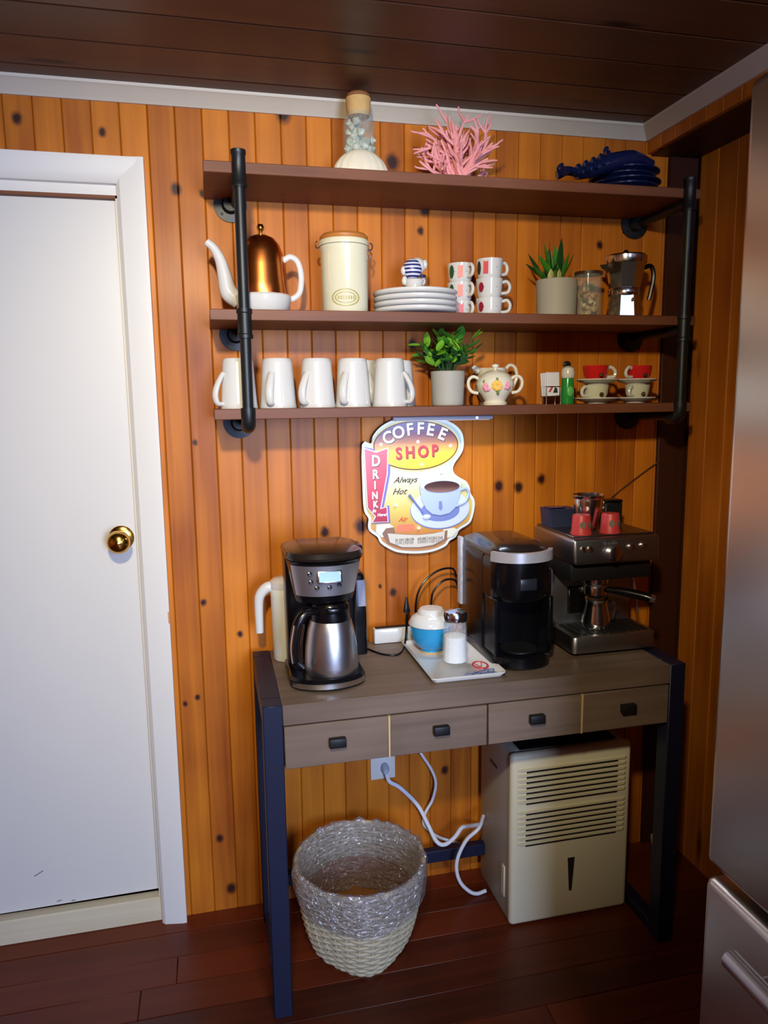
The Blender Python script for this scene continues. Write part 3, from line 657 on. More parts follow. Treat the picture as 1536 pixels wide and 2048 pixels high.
# ------------------------------------------------------------------ top shelf
t = thing('shell_jar', 'corked glass jar full of small grey shells on the top shelf', 'jar', (.173, -.105, ZS[2]))
MB().lathe([(0, .001), (.036, .001), (.039, .005), (.039, .135), (.034, .150), (.028, .158), (.028, .166), (.0265, .166), (.0265, .158), (.0325, .149), (.0375, .134), (.0375, .006), (0, .005)], 36).build('glass', GLASS, t)
MB().lathe([(0, .152), (.0255, .152), (.0290, .167), (.0300, .192), (0, .193)], 28).build('cork', CORK, t)
MB().lathe([(0, .193), (.0285, .193), (.0285, .199), (.024, .203), (0, .203)], 28).build('cork_top', mat('cork_dark', (140, 90, 52), 0.8, var=0.2), t)
random.seed(11)
smesh = []
for k in range(4):
    b = MB(); b.lathe([(0, 0), (.005, .001), (.0085, .004), (.0075, .007), (.004, .010), (.0005, .014)], 8)
    me_ = b.mesh('shell'); me_.materials.append(SHELLG if k % 2 else mat('shell_pale', (206, 204, 186), 0.5, var=0.2)); smesh.append(me_)
for k in range(150):
    a = random.uniform(0, 2*PI); rr = .029*math.sqrt(random.random()); z = random.uniform(.010, .142) if math.cos(a) < 0.1 and rr < .027 else random.uniform(.010, .105)
    inst('shell', smesh[k % 4], t, (rr*math.cos(a), rr*math.sin(a), z), (random.uniform(0, 6), random.uniform(0, 6), 0), (random.uniform(1.0, 1.3),)*3)
# clam shell leaning in front of the jar
b = MB(); n, mm = 30, 10; vs_ = []; fs = []
for i in range(mm+1):
    ph = i/mm*PI/2
    for k in range(n+1):
        th = PI*k/n; rad = 1+.03*math.cos(th*18)*math.sin(ph)
        x = .066*math.sin(ph)*math.cos(th)*rad; y = -.030*math.sin(ph)*math.sin(th)*rad; z = .066*math.cos(ph)
        vs_.append((x, y, max(0, z)))
b.v = vs_; b.f = [(i*(n+1)+k, i*(n+1)+k+1, (i+1)*(n+1)+k+1, (i+1)*(n+1)+k) for i in range(mm) for k in range(n)]+[tuple(i*(n+1) for i in range(mm+1))+tuple(i*(n+1)+n for i in range(mm, -1, -1)), tuple(mm*(n+1)+k for k in range(n, -1, -1))]
o = b.build('clam_shell', SHELLW); o.location = (.168, -.150, ZS[2]); tag(o, 'large cream ribbed seashell lying in front of the corked jar', 'shell')
# pink coral
random.seed(21)
b = MB()
def branch(p, d, r, L_, depth):
    n = 4; pts = [p]; q = p.copy(); dd = d.copy()
    for i in range(n):
        dd = (dd+Vector((random.uniform(-.28, .28), random.uniform(-.28, .28), random.uniform(-.10, .22)))).normalized(); q = q+dd*L_/n
        q.y = max(-.055, min(.06, q.y)); q.z = max(.006, q.z); pts.append(q.copy())
    b.tube(pts, [r*(1-.13*i) for i in range(n+1)], 6, 2)
    if depth > 0:
        for i in range(random.choice((2, 3, 4))):
            s_ = pts[random.choice((1, 2, 3))]; a = random.uniform(.4, .95)*random.choice((-1, 1))
            nd = Vector((dd.x*math.cos(a)+dd.z*math.sin(a), dd.y+random.uniform(-.5, .5), -dd.x*math.sin(a)+dd.z*math.cos(a))).normalized()
            branch(s_, nd, r*.78, L_*.62, depth-1)
for k in range(17):
    a = math.radians(12+156*k/16+random.uniform(-5, 5))
    ln = .078+.045*math.sin(a)
    branch(Vector((random.uniform(-.02, .02), random.uniform(-.02, .02), .012)), Vector((math.cos(a), random.uniform(-.4, .4), max(.12, math.sin(a)))).normalized(), .0062, ln, 2)
b.ball((0, 0, .012), .045, 14, (1.15, .7, .38))
o = b.build('coral', PINK); o.location = (.414, -.120, ZS[2]); tag(o, 'branching pink coral ornament on the top shelf', 'coral')
# navy dishes
for k, (r_, z, dx) in enumerate([(.088, 0, 0), (.090, .013, .006), (.084, .026, -.004), (.088, .039, .004)]):
    o = MB().lathe([(0, 0), (r_*.55, 0), (r_*.6, .004), (r_, .017), (r_, .020), (r_*.6, .009), (0, .007)], 44).build('dish', NAVYC)
    o.location = (.868+dx, -.112, ZS[2]+z); tag(o, ['lowest navy dish of the dark stack on the top shelf', 'second navy dish from the bottom on the top shelf', 'third navy dish from the bottom on the top shelf', 'uppermost navy dish of the dark stack on the top shelf'][k], 'dish', 'navy dishes')
t = thing('lobster_ornament', 'dark navy lobster shaped ornament leaning on the navy dishes', 'ornament', (.80, -.165, ZS[2]))
MB().tube([(.12, .005, .072), (.06, 0, .078), (.0, 0, .066), (-.05, 0, .048), (-.09, 0, .034)], [.010, .022, .024, .019, .012], 12, 4, flat=1.3).build('body', NAVYC, t)
for k in range(5):
    MB().tube([(-.01-.02*k, 0, .066-.007*k), (-.012-.02*k, -.012, .086-.009*k), (-.012-.02*k, -.024, .058-.008*k)], .0075, 8, 3).build('tail_segment', NAVYC, t)
for s_ in (-1, 1):
    MB().tube([(-.085, 0, .036), (-.11, s_*.012, .042), (-.135, s_*.018, .036)], [.008, .007, .012], 8, 4).build('claw', NAVYC, t)
MB().tube([(-.120, .010, .040), (-.128, .012, .052), (-.122, .012, .062)], [.008, .010, .004], 8, 4).build('claw', NAVYC, t)
MB().tube([(.0, .012, .075), (-.005, .014, .098), (.000, .014, .108)], [.005, .007, .005], 8, 3).build('fin', NAVYC, t)

# ------------------------------------------------------------------ wall sign
sg = thing('coffee_sign', 'shaped tin COFFEE SHOP sign with steaming cup hanging on the pine wall', 'sign', (.338, 0, 1.17))
OUT = [(-0.1533, 0.1187), (-0.1296, 0.1207), (-0.124, 0.1398), (-0.1065, 0.1612), (-0.0798, 0.1774), (-0.0477, 0.1858), (-0.0127, 0.1878), (0.0279, 0.1871), (0.0689, 0.1812), (0.0993, 0.1688), (0.1202, 0.15), (0.1286, 0.1261), (0.1273, 0.0996), (0.1176, 0.0812), (0.1036, 0.063), (0.098, 0.0472), (0.1023, 0.0337), (0.1163, 0.0225), (0.1361, 0.011), (0.146, -0.0055), (0.149, -0.0219), (0.1604, -0.0414), (0.1606, -0.0659), (0.1522, -0.0983), (0.1394, -0.1114), (0.1167, -0.1239), (0.1068, -0.1426), (0.0883, -0.1526), (0.0784, -0.1657), (0.0488, -0.1777), (0.0152, -0.1826), (-0.0237, -0.1816), (-0.0622, -0.1753), (-0.0893, -0.1615), (-0.1081, -0.147), (-0.116, -0.1305), (-0.1373, -0.1133), (-0.141, -0.0972), (-0.1394, -0.0787), (-0.151, -0.057), (-0.154, 0.0035)]
def smooth_out(o, n=3):
    q = []; L_ = len(o)
    for i in range(L_):
        p0, p1, p2, p3 = [Vector(o[(i+k) % L_]) for k in (-1, 0, 1, 2)]
        for k in range(n):
            t_ = k/n; v = 0.5*((2*p1)+(-p0+p2)*t_+(2*p0-5*p1+4*p2-p3)*t_*t_+(-p0+3*p1-3*p2+p3)*t_**3); q.append((v.x, v.y))
    return q
def inset(o, d):
    n = len(o); r = []
    A = sum(o[i][0]*o[(i+1) % n][1]-o[(i+1) % n][0]*o[i][1] for i in range(n)); sgn = 1 if A > 0 else -1
    for i in range(n):
        a, c_ = Vector(o[i-1]), Vector(o[(i+1) % n]); t_ = (c_-a).normalized(); r.append((o[i][0]-sgn*t_.y*d, o[i][1]+sgn*t_.x*d))
    return r
so = smooth_out(OUT)
SB = mat('sign_back', (52, 54, 66), 0.5, 0.3); SW = mat('sign_white', (228, 236, 240), 0.3, coat=0.3)
def gradm(name, stops, z0, z1, rough=0.3, emit=0.0):
    m = bpy.data.materials.new(name); m.use_nodes = True; nt = m.node_tree; b_ = nt.nodes['Principled BSDF']; b_.inputs['Roughness'].default_value = rough; b_.inputs['Coat Weight'].default_value = 0.2
    tc = nt.nodes.new('ShaderNodeTexCoord'); sx = nt.nodes.new('ShaderNodeSeparateXYZ'); nt.links.new(tc.outputs['Object'], sx.inputs[0])
    mr = nt.nodes.new('ShaderNodeMapRange'); mr.inputs[1].default_value = z0; mr.inputs[2].default_value = z1; nt.links.new(sx.outputs[2], mr.inputs[0])
    cr = nt.nodes.new('ShaderNodeValToRGB'); e = cr.color_ramp.elements
    e[0].position = stops[0][0]; e[0].color = (*lin(stops[0][1]), 1); e[1].position = stops[-1][0]; e[1].color = (*lin(stops[-1][1]), 1)
    for p_, c_ in stops[1:-1]: q = e.new(p_); q.color = (*lin(c_), 1)
    nt.links.new(mr.outputs[0], cr.inputs[0]); nt.links.new(cr.outputs[0], b_.inputs['Base Color']); return m
def layer(name, out, y, m, th=.0012): return MB().slab_xz(out, y-th, y).build(name, m, sg)
MB().slab_xz(so, -.020, -.003).build('backing', SB, sg)
layer('border', so, -.020, SW, .004)
layer('panel', inset(so, .0075), -.0240, gradm('sign_field', [(0, (196, 140, 90)), (.18, (206, 136, 66)), (.42, (220, 196, 96)), (.66, (206, 214, 170)), (1, (180, 200, 204))], -.175, .10))
layer('oval_rim', ell(-.006, .113, .122, .070), -.0252, mat('sign_oval_rim', (232, 212, 140), 0.3))
layer('oval_line', ell(-.006, .113, .118, .066), -.0262, mat('sign_oval_line', (96, 60, 50), 0.3))
layer('oval_panel', ell(-.006, .113, .115, .063), -.0272, gradm('sign_oval', [(0, (240, 212, 60)), (.30, (238, 196, 70)), (.52, (206, 140, 96)), (.75, (120, 74, 96)), (1, (96, 92, 150))], .05, .176))
IV = mat('sign_ivory', (240, 232, 206), 0.35); IVS = mat('sign_letter_shade', (70, 56, 70), 0.4); SR = mat('sign_red', (200, 60, 70), 0.35); SRD = mat('sign_red_deep', (150, 30, 56), 0.35)
def letter(ch, x, z, size, m, rot=0.0, sx=1.0, y=-.0288, sh=True):
    e = (PI/2, 0, 0)
    if sh: o = text(ch, size, IVS, sg, 'letter_shade', (x+.0016, y+.0006, z-.0018), (PI/2, -rot, 0), .0004, off=.0016, sx=sx)
    text(ch, size, m, sg, 'letter', (x, y-.0004, z), (PI/2, -rot, 0), .0006, off=.0012, sx=sx)
for ch, x, z, r_ in (('C', -.084, .134, .42), ('O', -.055, .1475, .26), ('F', -.0240, .1545, .10), ('F', .0050, .1563, -.04), ('E', .0330, .1530, -.18), ('E', .0665, .1410, -.42)): letter(ch, x, z, .045, IV, r_, .95)
for ch, x, z, r_ in (('S', -.055, .0915, .06), ('H', -.024, .0935, .03), ('O', .0125, .0950, .03), ('P', .0450, .0965, .02)): letter(ch, x, z, .044, SR, r_, .85)
# red arrow board reading DRINK
layer('arrow_side', [(-.1475, .1120), (-.115, .1050), (-.0775, .1120), (-.0790, .04), (-.098, -.0500), (-.0830, -.0455), (-.080, -.0930), (-.130, -.0930), (-.1215, -.076), (-.143, -.0496)], -.0268, mat('sign_purple', (120, 110, 190), 0.4))
layer('arrow_rim', [(-.1500, .1110), (-.117, .1000), (-.0835, .1100), (-.0860, .04), (-.105, -.0520), (-.0885, -.0480), (-.0855, -.0905), (-.1330, -.0905), (-.1235, -.0740), (-.1440, -.0496)], -.0280, mat('sign_pale_rim', (236, 220, 226), 0.3))
layer('arrow_board', [(-.1475, .1075), (-.117, .0968), (-.0865, .1065), (-.0890, .04), (-.1085, -.0545), (-.0910, -.0505), (-.0880, -.0885), (-.1285, -.0885), (-.1195, -.0735), (-.1415, -.0490)], -.0292, gradm('sign_arrow', [(0, (176, 40, 66)), (.4, (206, 60, 80)), (1, (226, 96, 110))], -.09, .11))
for ch, x, z, s_ in (('D', -.1185, .0740, .040), ('R', -.1202, .0385, .034), ('I', -.1218, .0095, .029), ('N', -.1224, -.0180, .026), ('K', -.1214, -.0415, .024)): letter(ch, x, z, s_, IV, 0, .82, -.0310)
text('In', .013, SW, sg, 'lettering', (-.1255, -.0308, -.0580), shear=.25, off=.0006)
text('Here!', .011, SW, sg, 'lettering', (-.1040, -.0308, -.0700), shear=.2, off=.0004)
SCR = mat('sign_script', (84, 50, 40), 0.4)
text('Always', .0225, SCR, sg, 'lettering', (-.0370, -.0258, .0210), shear=.45, off=.0002)
text('Hot', .0235, SCR, sg, 'lettering', (-.0545, -.0258, -.0100), shear=.45, off=.0002)
text('Air', .0180, mat('sign_orange', (206, 96, 40), 0.4), sg, 'lettering', (-.0450, -.0258, -.0860), shear=.35, off=.0004)
layer('orange_patch', rrect(-.062, -.012, -.120, -.100, .008), -.0252, mat('sign_salmon', (224, 128, 90), 0.4), .0006)
# saucer, cup, coffee, spoon
CUPB = mat('sign_cup_blue', (176, 192, 236), 0.35); CUPL = mat('sign_cup_light', (206, 216, 244), 0.35); CUPS = mat('sign_cup_shade', (120, 132, 190), 0.4)
layer('saucer_shade', ell(.061, -.064, .085, .0545), -.0252, CUPS, .001); layer('saucer', ell(.061, -.062, .084, .053), -.0262, CUPL); layer('saucer_well', ell(.061, -.066, .055, .030), -.0274, CUPS, .0006)
cupo = arc(.0615, .004, .060, .020, 0, 180, 16)+[(.004, -.012), (.007, -.034), (.020, -.060), (.036, -.074), (.060, -.079), (.086, -.074), (.102, -.060), (.114, -.034), (.119, -.012)]
layer('cup', cupo, -.0280, CUPB, .003)
layer('cup_rim', ell(.0615, .004, .058, .0195), -.0310, CUPL)
layer('coffee', ell(.0640, .000, .050, .0155), -.0322, gradm('sign_coffee', [(0, (150, 112, 100)), (.5, (84, 52, 46)), (1, (60, 34, 34))], -.016, .016))
hb = MB().tube([(.116, -.029, -.012), (.134, -.029, -.008), (.142, -.029, -.024), (.130, -.029, -.046), (.104, -.029, -.056)], .0038, 8, 5); hb.build('cup_handle', CUPB, sg)
layer('cup_emblem', [(.056, -.040), (.064, -.040), (.066, -.060), (.060, -.066), (.055, -.060)], -.0312, CUPS, .0004)
MB().tube([(-.027, -.030, -.019), (-.008, -.030, -.045), (.010, -.030, -.068)], [.004, .0026, .003], 8, 3).build('spoon_handle', CUPS, sg)
MB().ball((.0215, -.030, -.082), .012, 12, (1.0, .25, .62)).build('spoon_bowl', CUPL, sg).rotation_euler = (0, 0, 0)
# scroll banner with worn lettering
BN = mat('sign_banner', (214, 206, 190), 0.4); BNS = mat('sign_banner_shade', (142, 106, 84), 0.4); BNT = mat('sign_banner_ink', (150, 140, 132), 0.4)
layer('banner_fold', [(-.118, -.096), (-.082, -.096), (-.070, -.106), (-.070, -.126), (-.104, -.132), (-.120, -.116)], -.0252, mat('sign_banner_light', (226, 226, 208), 0.4), .0008)
layer('banner_fold', [(.070, -.120), (.100, -.116), (.112, -.122), (.100, -.140), (.070, -.146)], -.0252, mat('sign_banner_light', (226, 226, 208), 0.4), .0008)
layer('banner_edge', [(-.103, -.122), (-.092, -.108), (-.070, -.106), (-.066, -.124), (0, -.130), (.060, -.126), (.082, -.122), (.080, -.148), (.045, -.164), (0, -.168), (-.050, -.165), (-.088, -.150)], -.0260, BNS, .0006)
layer('banner', [(-.088, -.122), (-.040, -.128), (0, -.131), (.040, -.129), (.074, -.124), (.072, -.146), (.040, -.161), (0, -.165), (-.048, -.162), (-.082, -.147)], -.0267, BN, .0008)
random.seed(4); b = MB()
for k in range(26):
    x = -.066+k*.0052
    if 10 <= k <= 11: continue
    zc = -.146+.000*x; hh = .0095
    b.box(x, x+random.uniform(.0016, .0036), -.0282, -.0275, zc-hh+random.uniform(0, .003), zc+hh-random.uniform(0, .002))
    if k % 3 == 0: b.box(x, x+.0052, -.0282, -.0275, zc+hh-.006, zc+hh-.004)
b.build('worn_lettering', BNT, sg)
for (x, z) in ((-.0023, .1227), (.0896, .1098), (.0082, .062), (.0632, .0391), (-.0649, -.045), (-.0011, -.111), (-.104, .118)):
    MB().ball((x, -.030, z), .0042, 10).build('led', LED, sg)

# ------------------------------------------------------------------ desk
ZT = .755; TL, TR, TF, TB = -.1224, .9085, -.4123, -.040
dk = thing('desk', 'narrow console desk with greyed oak drawers and dark metal legs', 'desk', (0, 0, 0))
LW = .043
MB().box(TL+LW, TR-LW, TF, TB, ZT-.048, ZT-.001, .0015, 1).build('desk_top', DESKW, dk)
MB().box(TL+LW, TR-LW, TF+.016, TB, .608, ZT-.048).build('drawer_case', mat('case_dark', (60, 52, 46), 0.6), dk)
sx = [TL+LW, .157, .392, .631, TR-LW]
for k in range(4):
    d = MB().box(sx[k]+.002, sx[k+1]-.002, TF, TF+.018, .606, ZT-.051, .0015, 1).build('drawer', DESKW, dk)
    kx = (.038, .277, .512, .750)[k]
    b = MB().box(kx-.019, kx+.019, TF-.016, TF, .648, .670, .003, 2); b.build('pull', BLACKM, d)
for s_ in (.157, .631): MB().box(s_-.0022, s_+.0022, TF-.0008, TF+.01, .606, ZT-.051).build('edge_strip', mat('pale_strip', (196, 168, 120), 0.5), dk)
for (x0, x1) in ((TL, TL+LW), (TR-LW, TR)):
    for (y0, y1) in ((TF, TF+.045), (TB-.045, TB)): MB().box(x0, x1, y0, y1, 0, ZT, .002, 1).build('leg', NAVYM, dk)
    MB().box(x0, x1, TF+.045, TB-.045, ZT-.05, ZT, .002, 1).build('side_rail', NAVYM, dk)
    MB().box(x0+.004, x1-.004, TF+.045, TB-.045, 0.002, .03, .002, 1).build('foot_rail', NAVYM, dk)
MB().box(TL+LW, TR-LW, TB-.030, TB-.006, .088, .124, .002, 1).build('stretcher', NAVYM, dk)

# ------------------------------------------------------------------ coffee maker
t = thing('drip_coffee_maker', 'black and steel drip coffee maker with thermal carafe on the desk', 'coffee maker', (.036, -.262, ZT))
def ringz(out, z): return [(x_, y_, z) for x_, y_ in out]
MB().loft([ringz(dshape(.084, .085, -.098, .055), 0), ringz(dshape(.088, .085, -.104, .058), .004), ringz(dshape(.088, .085, -.104, .058), .020), ringz(dshape(.083, .085, -.098, .055), .026)]).build('base', BLACK, t)
b = MB(); ar = arc(0, -.046, .0890, .0590, 200, 340, 24); ar2 = arc(0, -.046, .0870, .0570, 200, 340, 24)
b.loft([ringz(ar+ar2[::-1], .006), ringz(ar+ar2[::-1], .018)]).build('base_trim', CHROME, t)
MB().loft([ringz(rrect(-.083, .083, .015, .085, .012), .020), ringz(rrect(-.086, .086, .012, .085, .012), .290)]).build('tower', BLACK, t)
MB().loft([ringz(dshape(.066, .05, -.070, .050), .196), ringz(dshape(.071, .05, -.076, .052), .214), ringz(dshape(.084, .05, -.096, .062), .290), ringz(dshape(.088, .085, -.100, .064), .296)]).build('brew_head', BLACK, t)
b = MB(); n = 26
def panel(hw, bulge, yf, z): return [(x_, y_, z) for x_, y_ in arc(0, yf+bulge, hw+.0012, bulge+.0012, 200, 340, n)]+[(x_, y_, z) for x_, y_ in arc(0, yf+bulge, hw-.004, bulge-.004, 340, 200, n)]
b.loft([panel(.0705, .052, -.0755, .214), panel(.0835, .062, -.0955, .287)]).build('steel_panel', mat('panel_steel', (212, 212, 216), 0.46, 1.0), t)
LIDM = mat('lid_brown_black', (34, 28, 24), 0.25, coat=0.3)
MB().loft([ringz(dshape(.088, .085, -.100, .064), .298), ringz(dshape(.090, .086, -.102, .066), .304), ringz(dshape(.086, .082, -.096, .062), .314), ringz(dshape(.06, .06, -.06, .045), .324)]).build('lid', LIDM, t)
MB().box(.062, .092, -.03, .03, .296, .318, .005, 2).build('hinge_block', BLACK, t)
# display and buttons lie on the curved panel
b = MB(); mt = Matrix.Translation((.003, -.0905, .262)) @ Matrix.Rotation(-.26, 4, 'X')
b.box(-.028, .028, -.006, .004, -.015, .015, .003, 2, mtx=mt); dsp = b.build('display_frame', CHROME, t)
MB().box(-.024, .024, -.0072, -.004, -.011, .011, mtx=mt).build('display', LCD, dsp)
for (x, z) in ((-.040, .270), (-.037, .250), (-.024, .236), (.004, .236), (.026, .240)):
    yb = -.0335-.058*math.sqrt(max(0, 1-(x/.078)**2))+(z-.25)*-.27
    MB().lathe([(0, 0), (.0055, 0), (.005, .004), (0, .005)], 14, mtx=Matrix.Translation((x, yb+.004, z)) @ Matrix.Rotation(PI/2-.26, 4, 'X')).build('button', BLACK, t)
# carafe on the hot plate
cf = thing('thermal_carafe', 'brushed steel carafe with black lid standing in the coffee maker', 'carafe', (.048, -.294, ZT+.0262))
MB().lathe([(0, 0), (.060, 0), (.062, .004), (.0625, .020), (.060, .060), (.054, .100), (.047, .124), (.046, .126), (0, .126)], 48).build('body', STEEL, cf)
MB().lathe([(.0470, .124), (.0475, .128), (.044, .148), (.044, .158), (.038, .166), (0, .168)], 40).build('collar', BLACK, cf)
MB().box(-.015, .015, -.052, -.035, .146, .160, .004, 2).build('pour_lip', BLACK, cf)
hp = [(-.034, -.022, .150), (-.062, -.030, .150), (-.082, -.036, .126), (-.090, -.038, .080), (-.088, -.038, .040), (-.074, -.032, .022)]
MB().tube(hp, .0095, 10, 5, flat=1.2).build('handle', BLACK, cf)
MB().tube([(p_[0]-.004, p_[1]-.0085, p_[2]) for p_ in hp[2:5]], .0045, 8, 5).build('handle_trim', CHROME, cf)
MB().tube([(p_[0]+.014, p_[1]-.0075, p_[2]) for p_ in hp[2:5]], .0030, 8, 5).build('handle_trim', CHROME, cf)

# white milk jug behind the coffee maker
t = thing('milk_jug', 'tall white plastic jug with angled handle behind the coffee maker', 'jug', (-.035, -.110, ZT))
MB().lathe([(0, 0), (.036, 0), (.038, .003), (.040, .165), (.041, .185), (.036, .192), (0, .194)], 32).build('body', mat('jug_white', (226, 224, 208), 0.35), t)
MB().lathe([(.041, .186), (.042, .190), (.040, .203), (.030, .210), (0, .212)], 32).build('lid', CERAM, t)
MB().tube([(-.030, 0, .190), (-.050, 0, .186), (-.066, 0, .168), (-.070, 0, .140), (-.070, 0, .072)], [.014, .014, .013, .0115, .010], 10, 5).build('handle', CERAM, t)
# black grinder behind the coffee maker
t = thing('coffee_grinder', 'slim black grinder with silver upper panel right of the coffee maker', 'grinder', (.136, -.105, ZT))
MB().loft([ringz(rrect(-.032, .032, -.034, .034, .010), 0), ringz(rrect(-.031, .031, -.033, .033, .010), .110), ringz(rrect(-.027, .027, -.030, .030, .010), .205), ringz(rrect(-.022, .022, -.024, .024, .010), .214)]).build('body', BLACK, t)
MB().loft([ringz(rrect(.006, .0300, -.0345, -.020, .004), .128), ringz(rrect(.004, .0270, -.0325, -.020, .004), .196)]).build('silver_panel', BARM, t)

# cords on the desk
def cord(name, pts, r, m, lab, grp=None):
    o = MB().tube(pts, r, 8, 6).build(name, m); return tag(o, lab, 'cord', grp)
cord('black_cable', [(.172, -.11, .7585), (.20, -.16, .7585), (.235, -.175, .7585), (.262, -.135, .7590), (.276, -.108, .775), (.282, -.100, .82), (.284, -.094, .846)], .0028, BLACK, 'black cord curling on the desk right of the coffee maker')
t = thing('power_plug', 'black tapered plug standing by the white power strip', 'plug', (.284, -.092, .845))
MB().loft([ringz(rrect(-.009, .009, -.007, .007, .003), 0), ringz(rrect(-.006, .006, -.005, .005, .003), .018), ringz(rrect(-.0025, .0025, -.0025, .0025, .001), .040)]).build('body', BLACK, t)
MB().cyl((.009, 0, .004), (.018, 0, .002), .002).build('prong', CHROME, t)
cord('black_cable', [(.322, -.062, .765), (.318, -.060, .85), (.336, -.056, .905), (.38, -.052, .940), (.425, -.05, .945), (.44, -.046, .92)], .0030, BLACK, 'black cord arching over the blue bowl, the taller loop')
cord('black_cable', [(.352, -.074, .765), (.358, -.074, .860), (.366, -.072, .892), (.395, -.070, .918), (.428, -.062, .915), (.444, -.046, .890)], .0030, BLACK, 'black cord arching over the blue bowl, the lower loop')
t = thing('power_strip', 'white power strip lying along the wall behind the blue bowl', 'power strip', (.285, -.058, ZT))
MB().box(-.085, .085, -.013, .016, 0, .040, .004, 2).build('body', CERAM, t)
MB().box(-.080, .080, -.006, .010, .040, .0425, .001, 1).build('socket_row', BLACKM, t)

# tray, bowl, sugar dispenser
t = thing('tray', 'small white serving tray with red and blue sketch print', 'tray', (.358, -.238, ZT))
MB().loft([ringz(rrect(-.085, .085, -.138, .130, .010), 0), ringz(rrect(-.092, .092, -.146, .138, .012), .010), ringz(rrect(-.092, .092, -.146, .138, .012), .013), ringz(rrect(-.087, .087, -.141, .133, .010), .0115), ringz(rrect(-.082, .082, -.136, .128, .010), .0075)]).build('body', CERAM, t)
RI = mat('tray_red', (196, 60, 64), 0.4); BI = mat('tray_blue', (70, 84, 150), 0.4)
b = MB(); b.tube([(.052+.018*math.cos(a*.7), -.075+.024*math.sin(a*.7), .0079) for a in range(10)], .0022, 6, 4, flat=1); b.tube([(.042, -.062, .0079), (.050, -.085, .0079), (.060, -.060, .0079)], .0012, 6, 3); b.tube([(.040, -.090, .0079), (.055, -.098, .0079), (.066, -.088, .0079)], .0025, 6, 3); b.build('red_sketch', RI, t)
b = MB()
for pts in ([(.000, -.118), (.030, -.124), (.066, -.126)], [(.012, -.128), (.030, -.116), (.052, -.110)], [(.022, -.112), (.034, -.130)], [(.058, -.112), (.070, -.118), (.064, -.130), (.054, -.122), (.058, -.112)], [(.050, -.104), (.074, -.106), (.070, -.112)], [(-.006, -.122), (.004, -.126)]): b.tube([(x_, y_, .0079) for x_, y_ in pts], .0011, 6, 3)
b.build('blue_sketch', BI, t)
t = thing('blue_bowl', 'turquoise bowl covered by a white dish on the tray', 'bowl', (.326, -.180, ZT+.0077))
MB().lathe([(0, 0), (.026, 0), (.028, .004), (.026, .007), (.044, .024), (.054, .048), (.0565, .072), (.0545, .072), (.050, .048), (0, .010)], 40).build('body', BLUEB, t)
MB().lathe([(0, 0), (.0285, 0), (.0290, .0045), (0, .005)], 32).build('foot_ring', CORK, t)
o = MB().lathe([(.0555, .072), (.0590, .0745), (.0590, .077), (.050, .092), (.036, .100), (.034, .108), (.028, .114), (0, .115)], 40).build('cover', CERAM, t)
t = thing('sugar_dispenser', 'ribbed glass sugar dispenser with chrome lid on the tray', 'sugar dispenser', (.360, -.268, ZT+.0077))
def flut(r, z, k=16, am=.0009): return [((r+am*math.cos(k*2*PI*i/64))*math.cos(2*PI*i/64), (r+am*math.cos(k*2*PI*i/64))*math.sin(2*PI*i/64), z) for i in range(64)]
MB().loft([flut(.029, 0, am=0), flut(.032, .004, am=0), flut(.031, .012), flut(.028, .080), flut(.0275, .098, am=.0003), flut(.027, .106, am=0)]).build('glass', GLASS2, t)
MB().lathe([(0, .003), (.0285, .003), (.0268, .030), (.0262, .066), (.012, .071), (0, .072)], 32).build('sugar', SUGAR, t)
MB().lathe([(.0285, .104), (.0295, .106), (.0300, .120), (.0265, .128), (.012, .132), (0, .133)], 32).build('lid', CHROME, t)
MB().box(-.006, .006, -.026, -.012, .124, .131, .002, 1).build('pour_flap', CHROME, t)

# single-serve brewer
t = thing('pod_coffee_maker', 'glossy black pod coffee maker with silver lid handle', 'coffee maker', (.516, -.205, ZT))
hw = .076
MB().loft([ringz(dshape(hw-.004, .135, -.150, .06), 0), ringz(dshape(hw, .135, -.158, .064), .006), ringz(dshape(hw, .135, -.158, .064), .030), ringz(dshape(hw-.004, .135, -.150, .06), .036)]).build('drip_base', BLACK, t)
MB().loft([ringz(rrect(-hw, hw, -.055, .135, .022), .030), ringz(rrect(-hw, hw, -.055, .135, .022), .262), ringz(rrect(-hw+.006, hw-.006, -.055, .130, .02), .283)]).build('body', BLACK, t)
for s_ in (-1, 1): MB().box(min(s_*(hw-.012), s_*hw), max(s_*(hw-.012), s_*hw), -.125, -.056, .033, .172, .003, 1).build('side_cheek', BLACK, t)
MB().loft([ringz(dshape(hw-.004, .05, -.138, .055), .165), ringz(dshape(hw-.0012, .05, -.146, .06), .175), ringz(dshape(hw-.0012, .05, -.146, .06), .262), ringz(dshape(hw-.006, .05, -.138, .055), .270)]).build('brew_head', BLACK, t)
def lidr(k, z): return ringz(dshape((hw-.002)*k, .125*k, -.138*k, .06*k), z)
MB().loft([lidr(1, .270), lidr(1.01, .276), lidr(.95, .290), lidr(.75, .300), lidr(.4, .305)]).build('lid', LIDM, t)
ar = arc(0, -.086, hw+.008, .070, 195, 345, 26); ar2 = arc(0, -.086, hw-.003, .058, 195, 345, 26)
MB().loft([ringz(ar+ar2[::-1], .264), ringz(ar+ar2[::-1], .268), ringz([(x_*.99, y_) for x_, y_ in ar+ar2[::-1]], .288)]).build('lid_handle', mat('silver_plastic', (206, 206, 210), 0.28, 0.5), t)
MB().box(-hw-.007, -hw+.003, .108, .135, .10, .285, .003, 2).build('water_tank', TANK, t)
MB().box(-.022, .022, -.1475, -.140, .195, .225, .004, 2).build('front_badge', mat('badge_dark', (34, 36, 44), 0.3), t)
MB().lathe([(0, 0), (.045, 0), (.045, .003), (0, .003)], 28, c=(0, -.092, .036)).build('drip_grid', IRON, t)

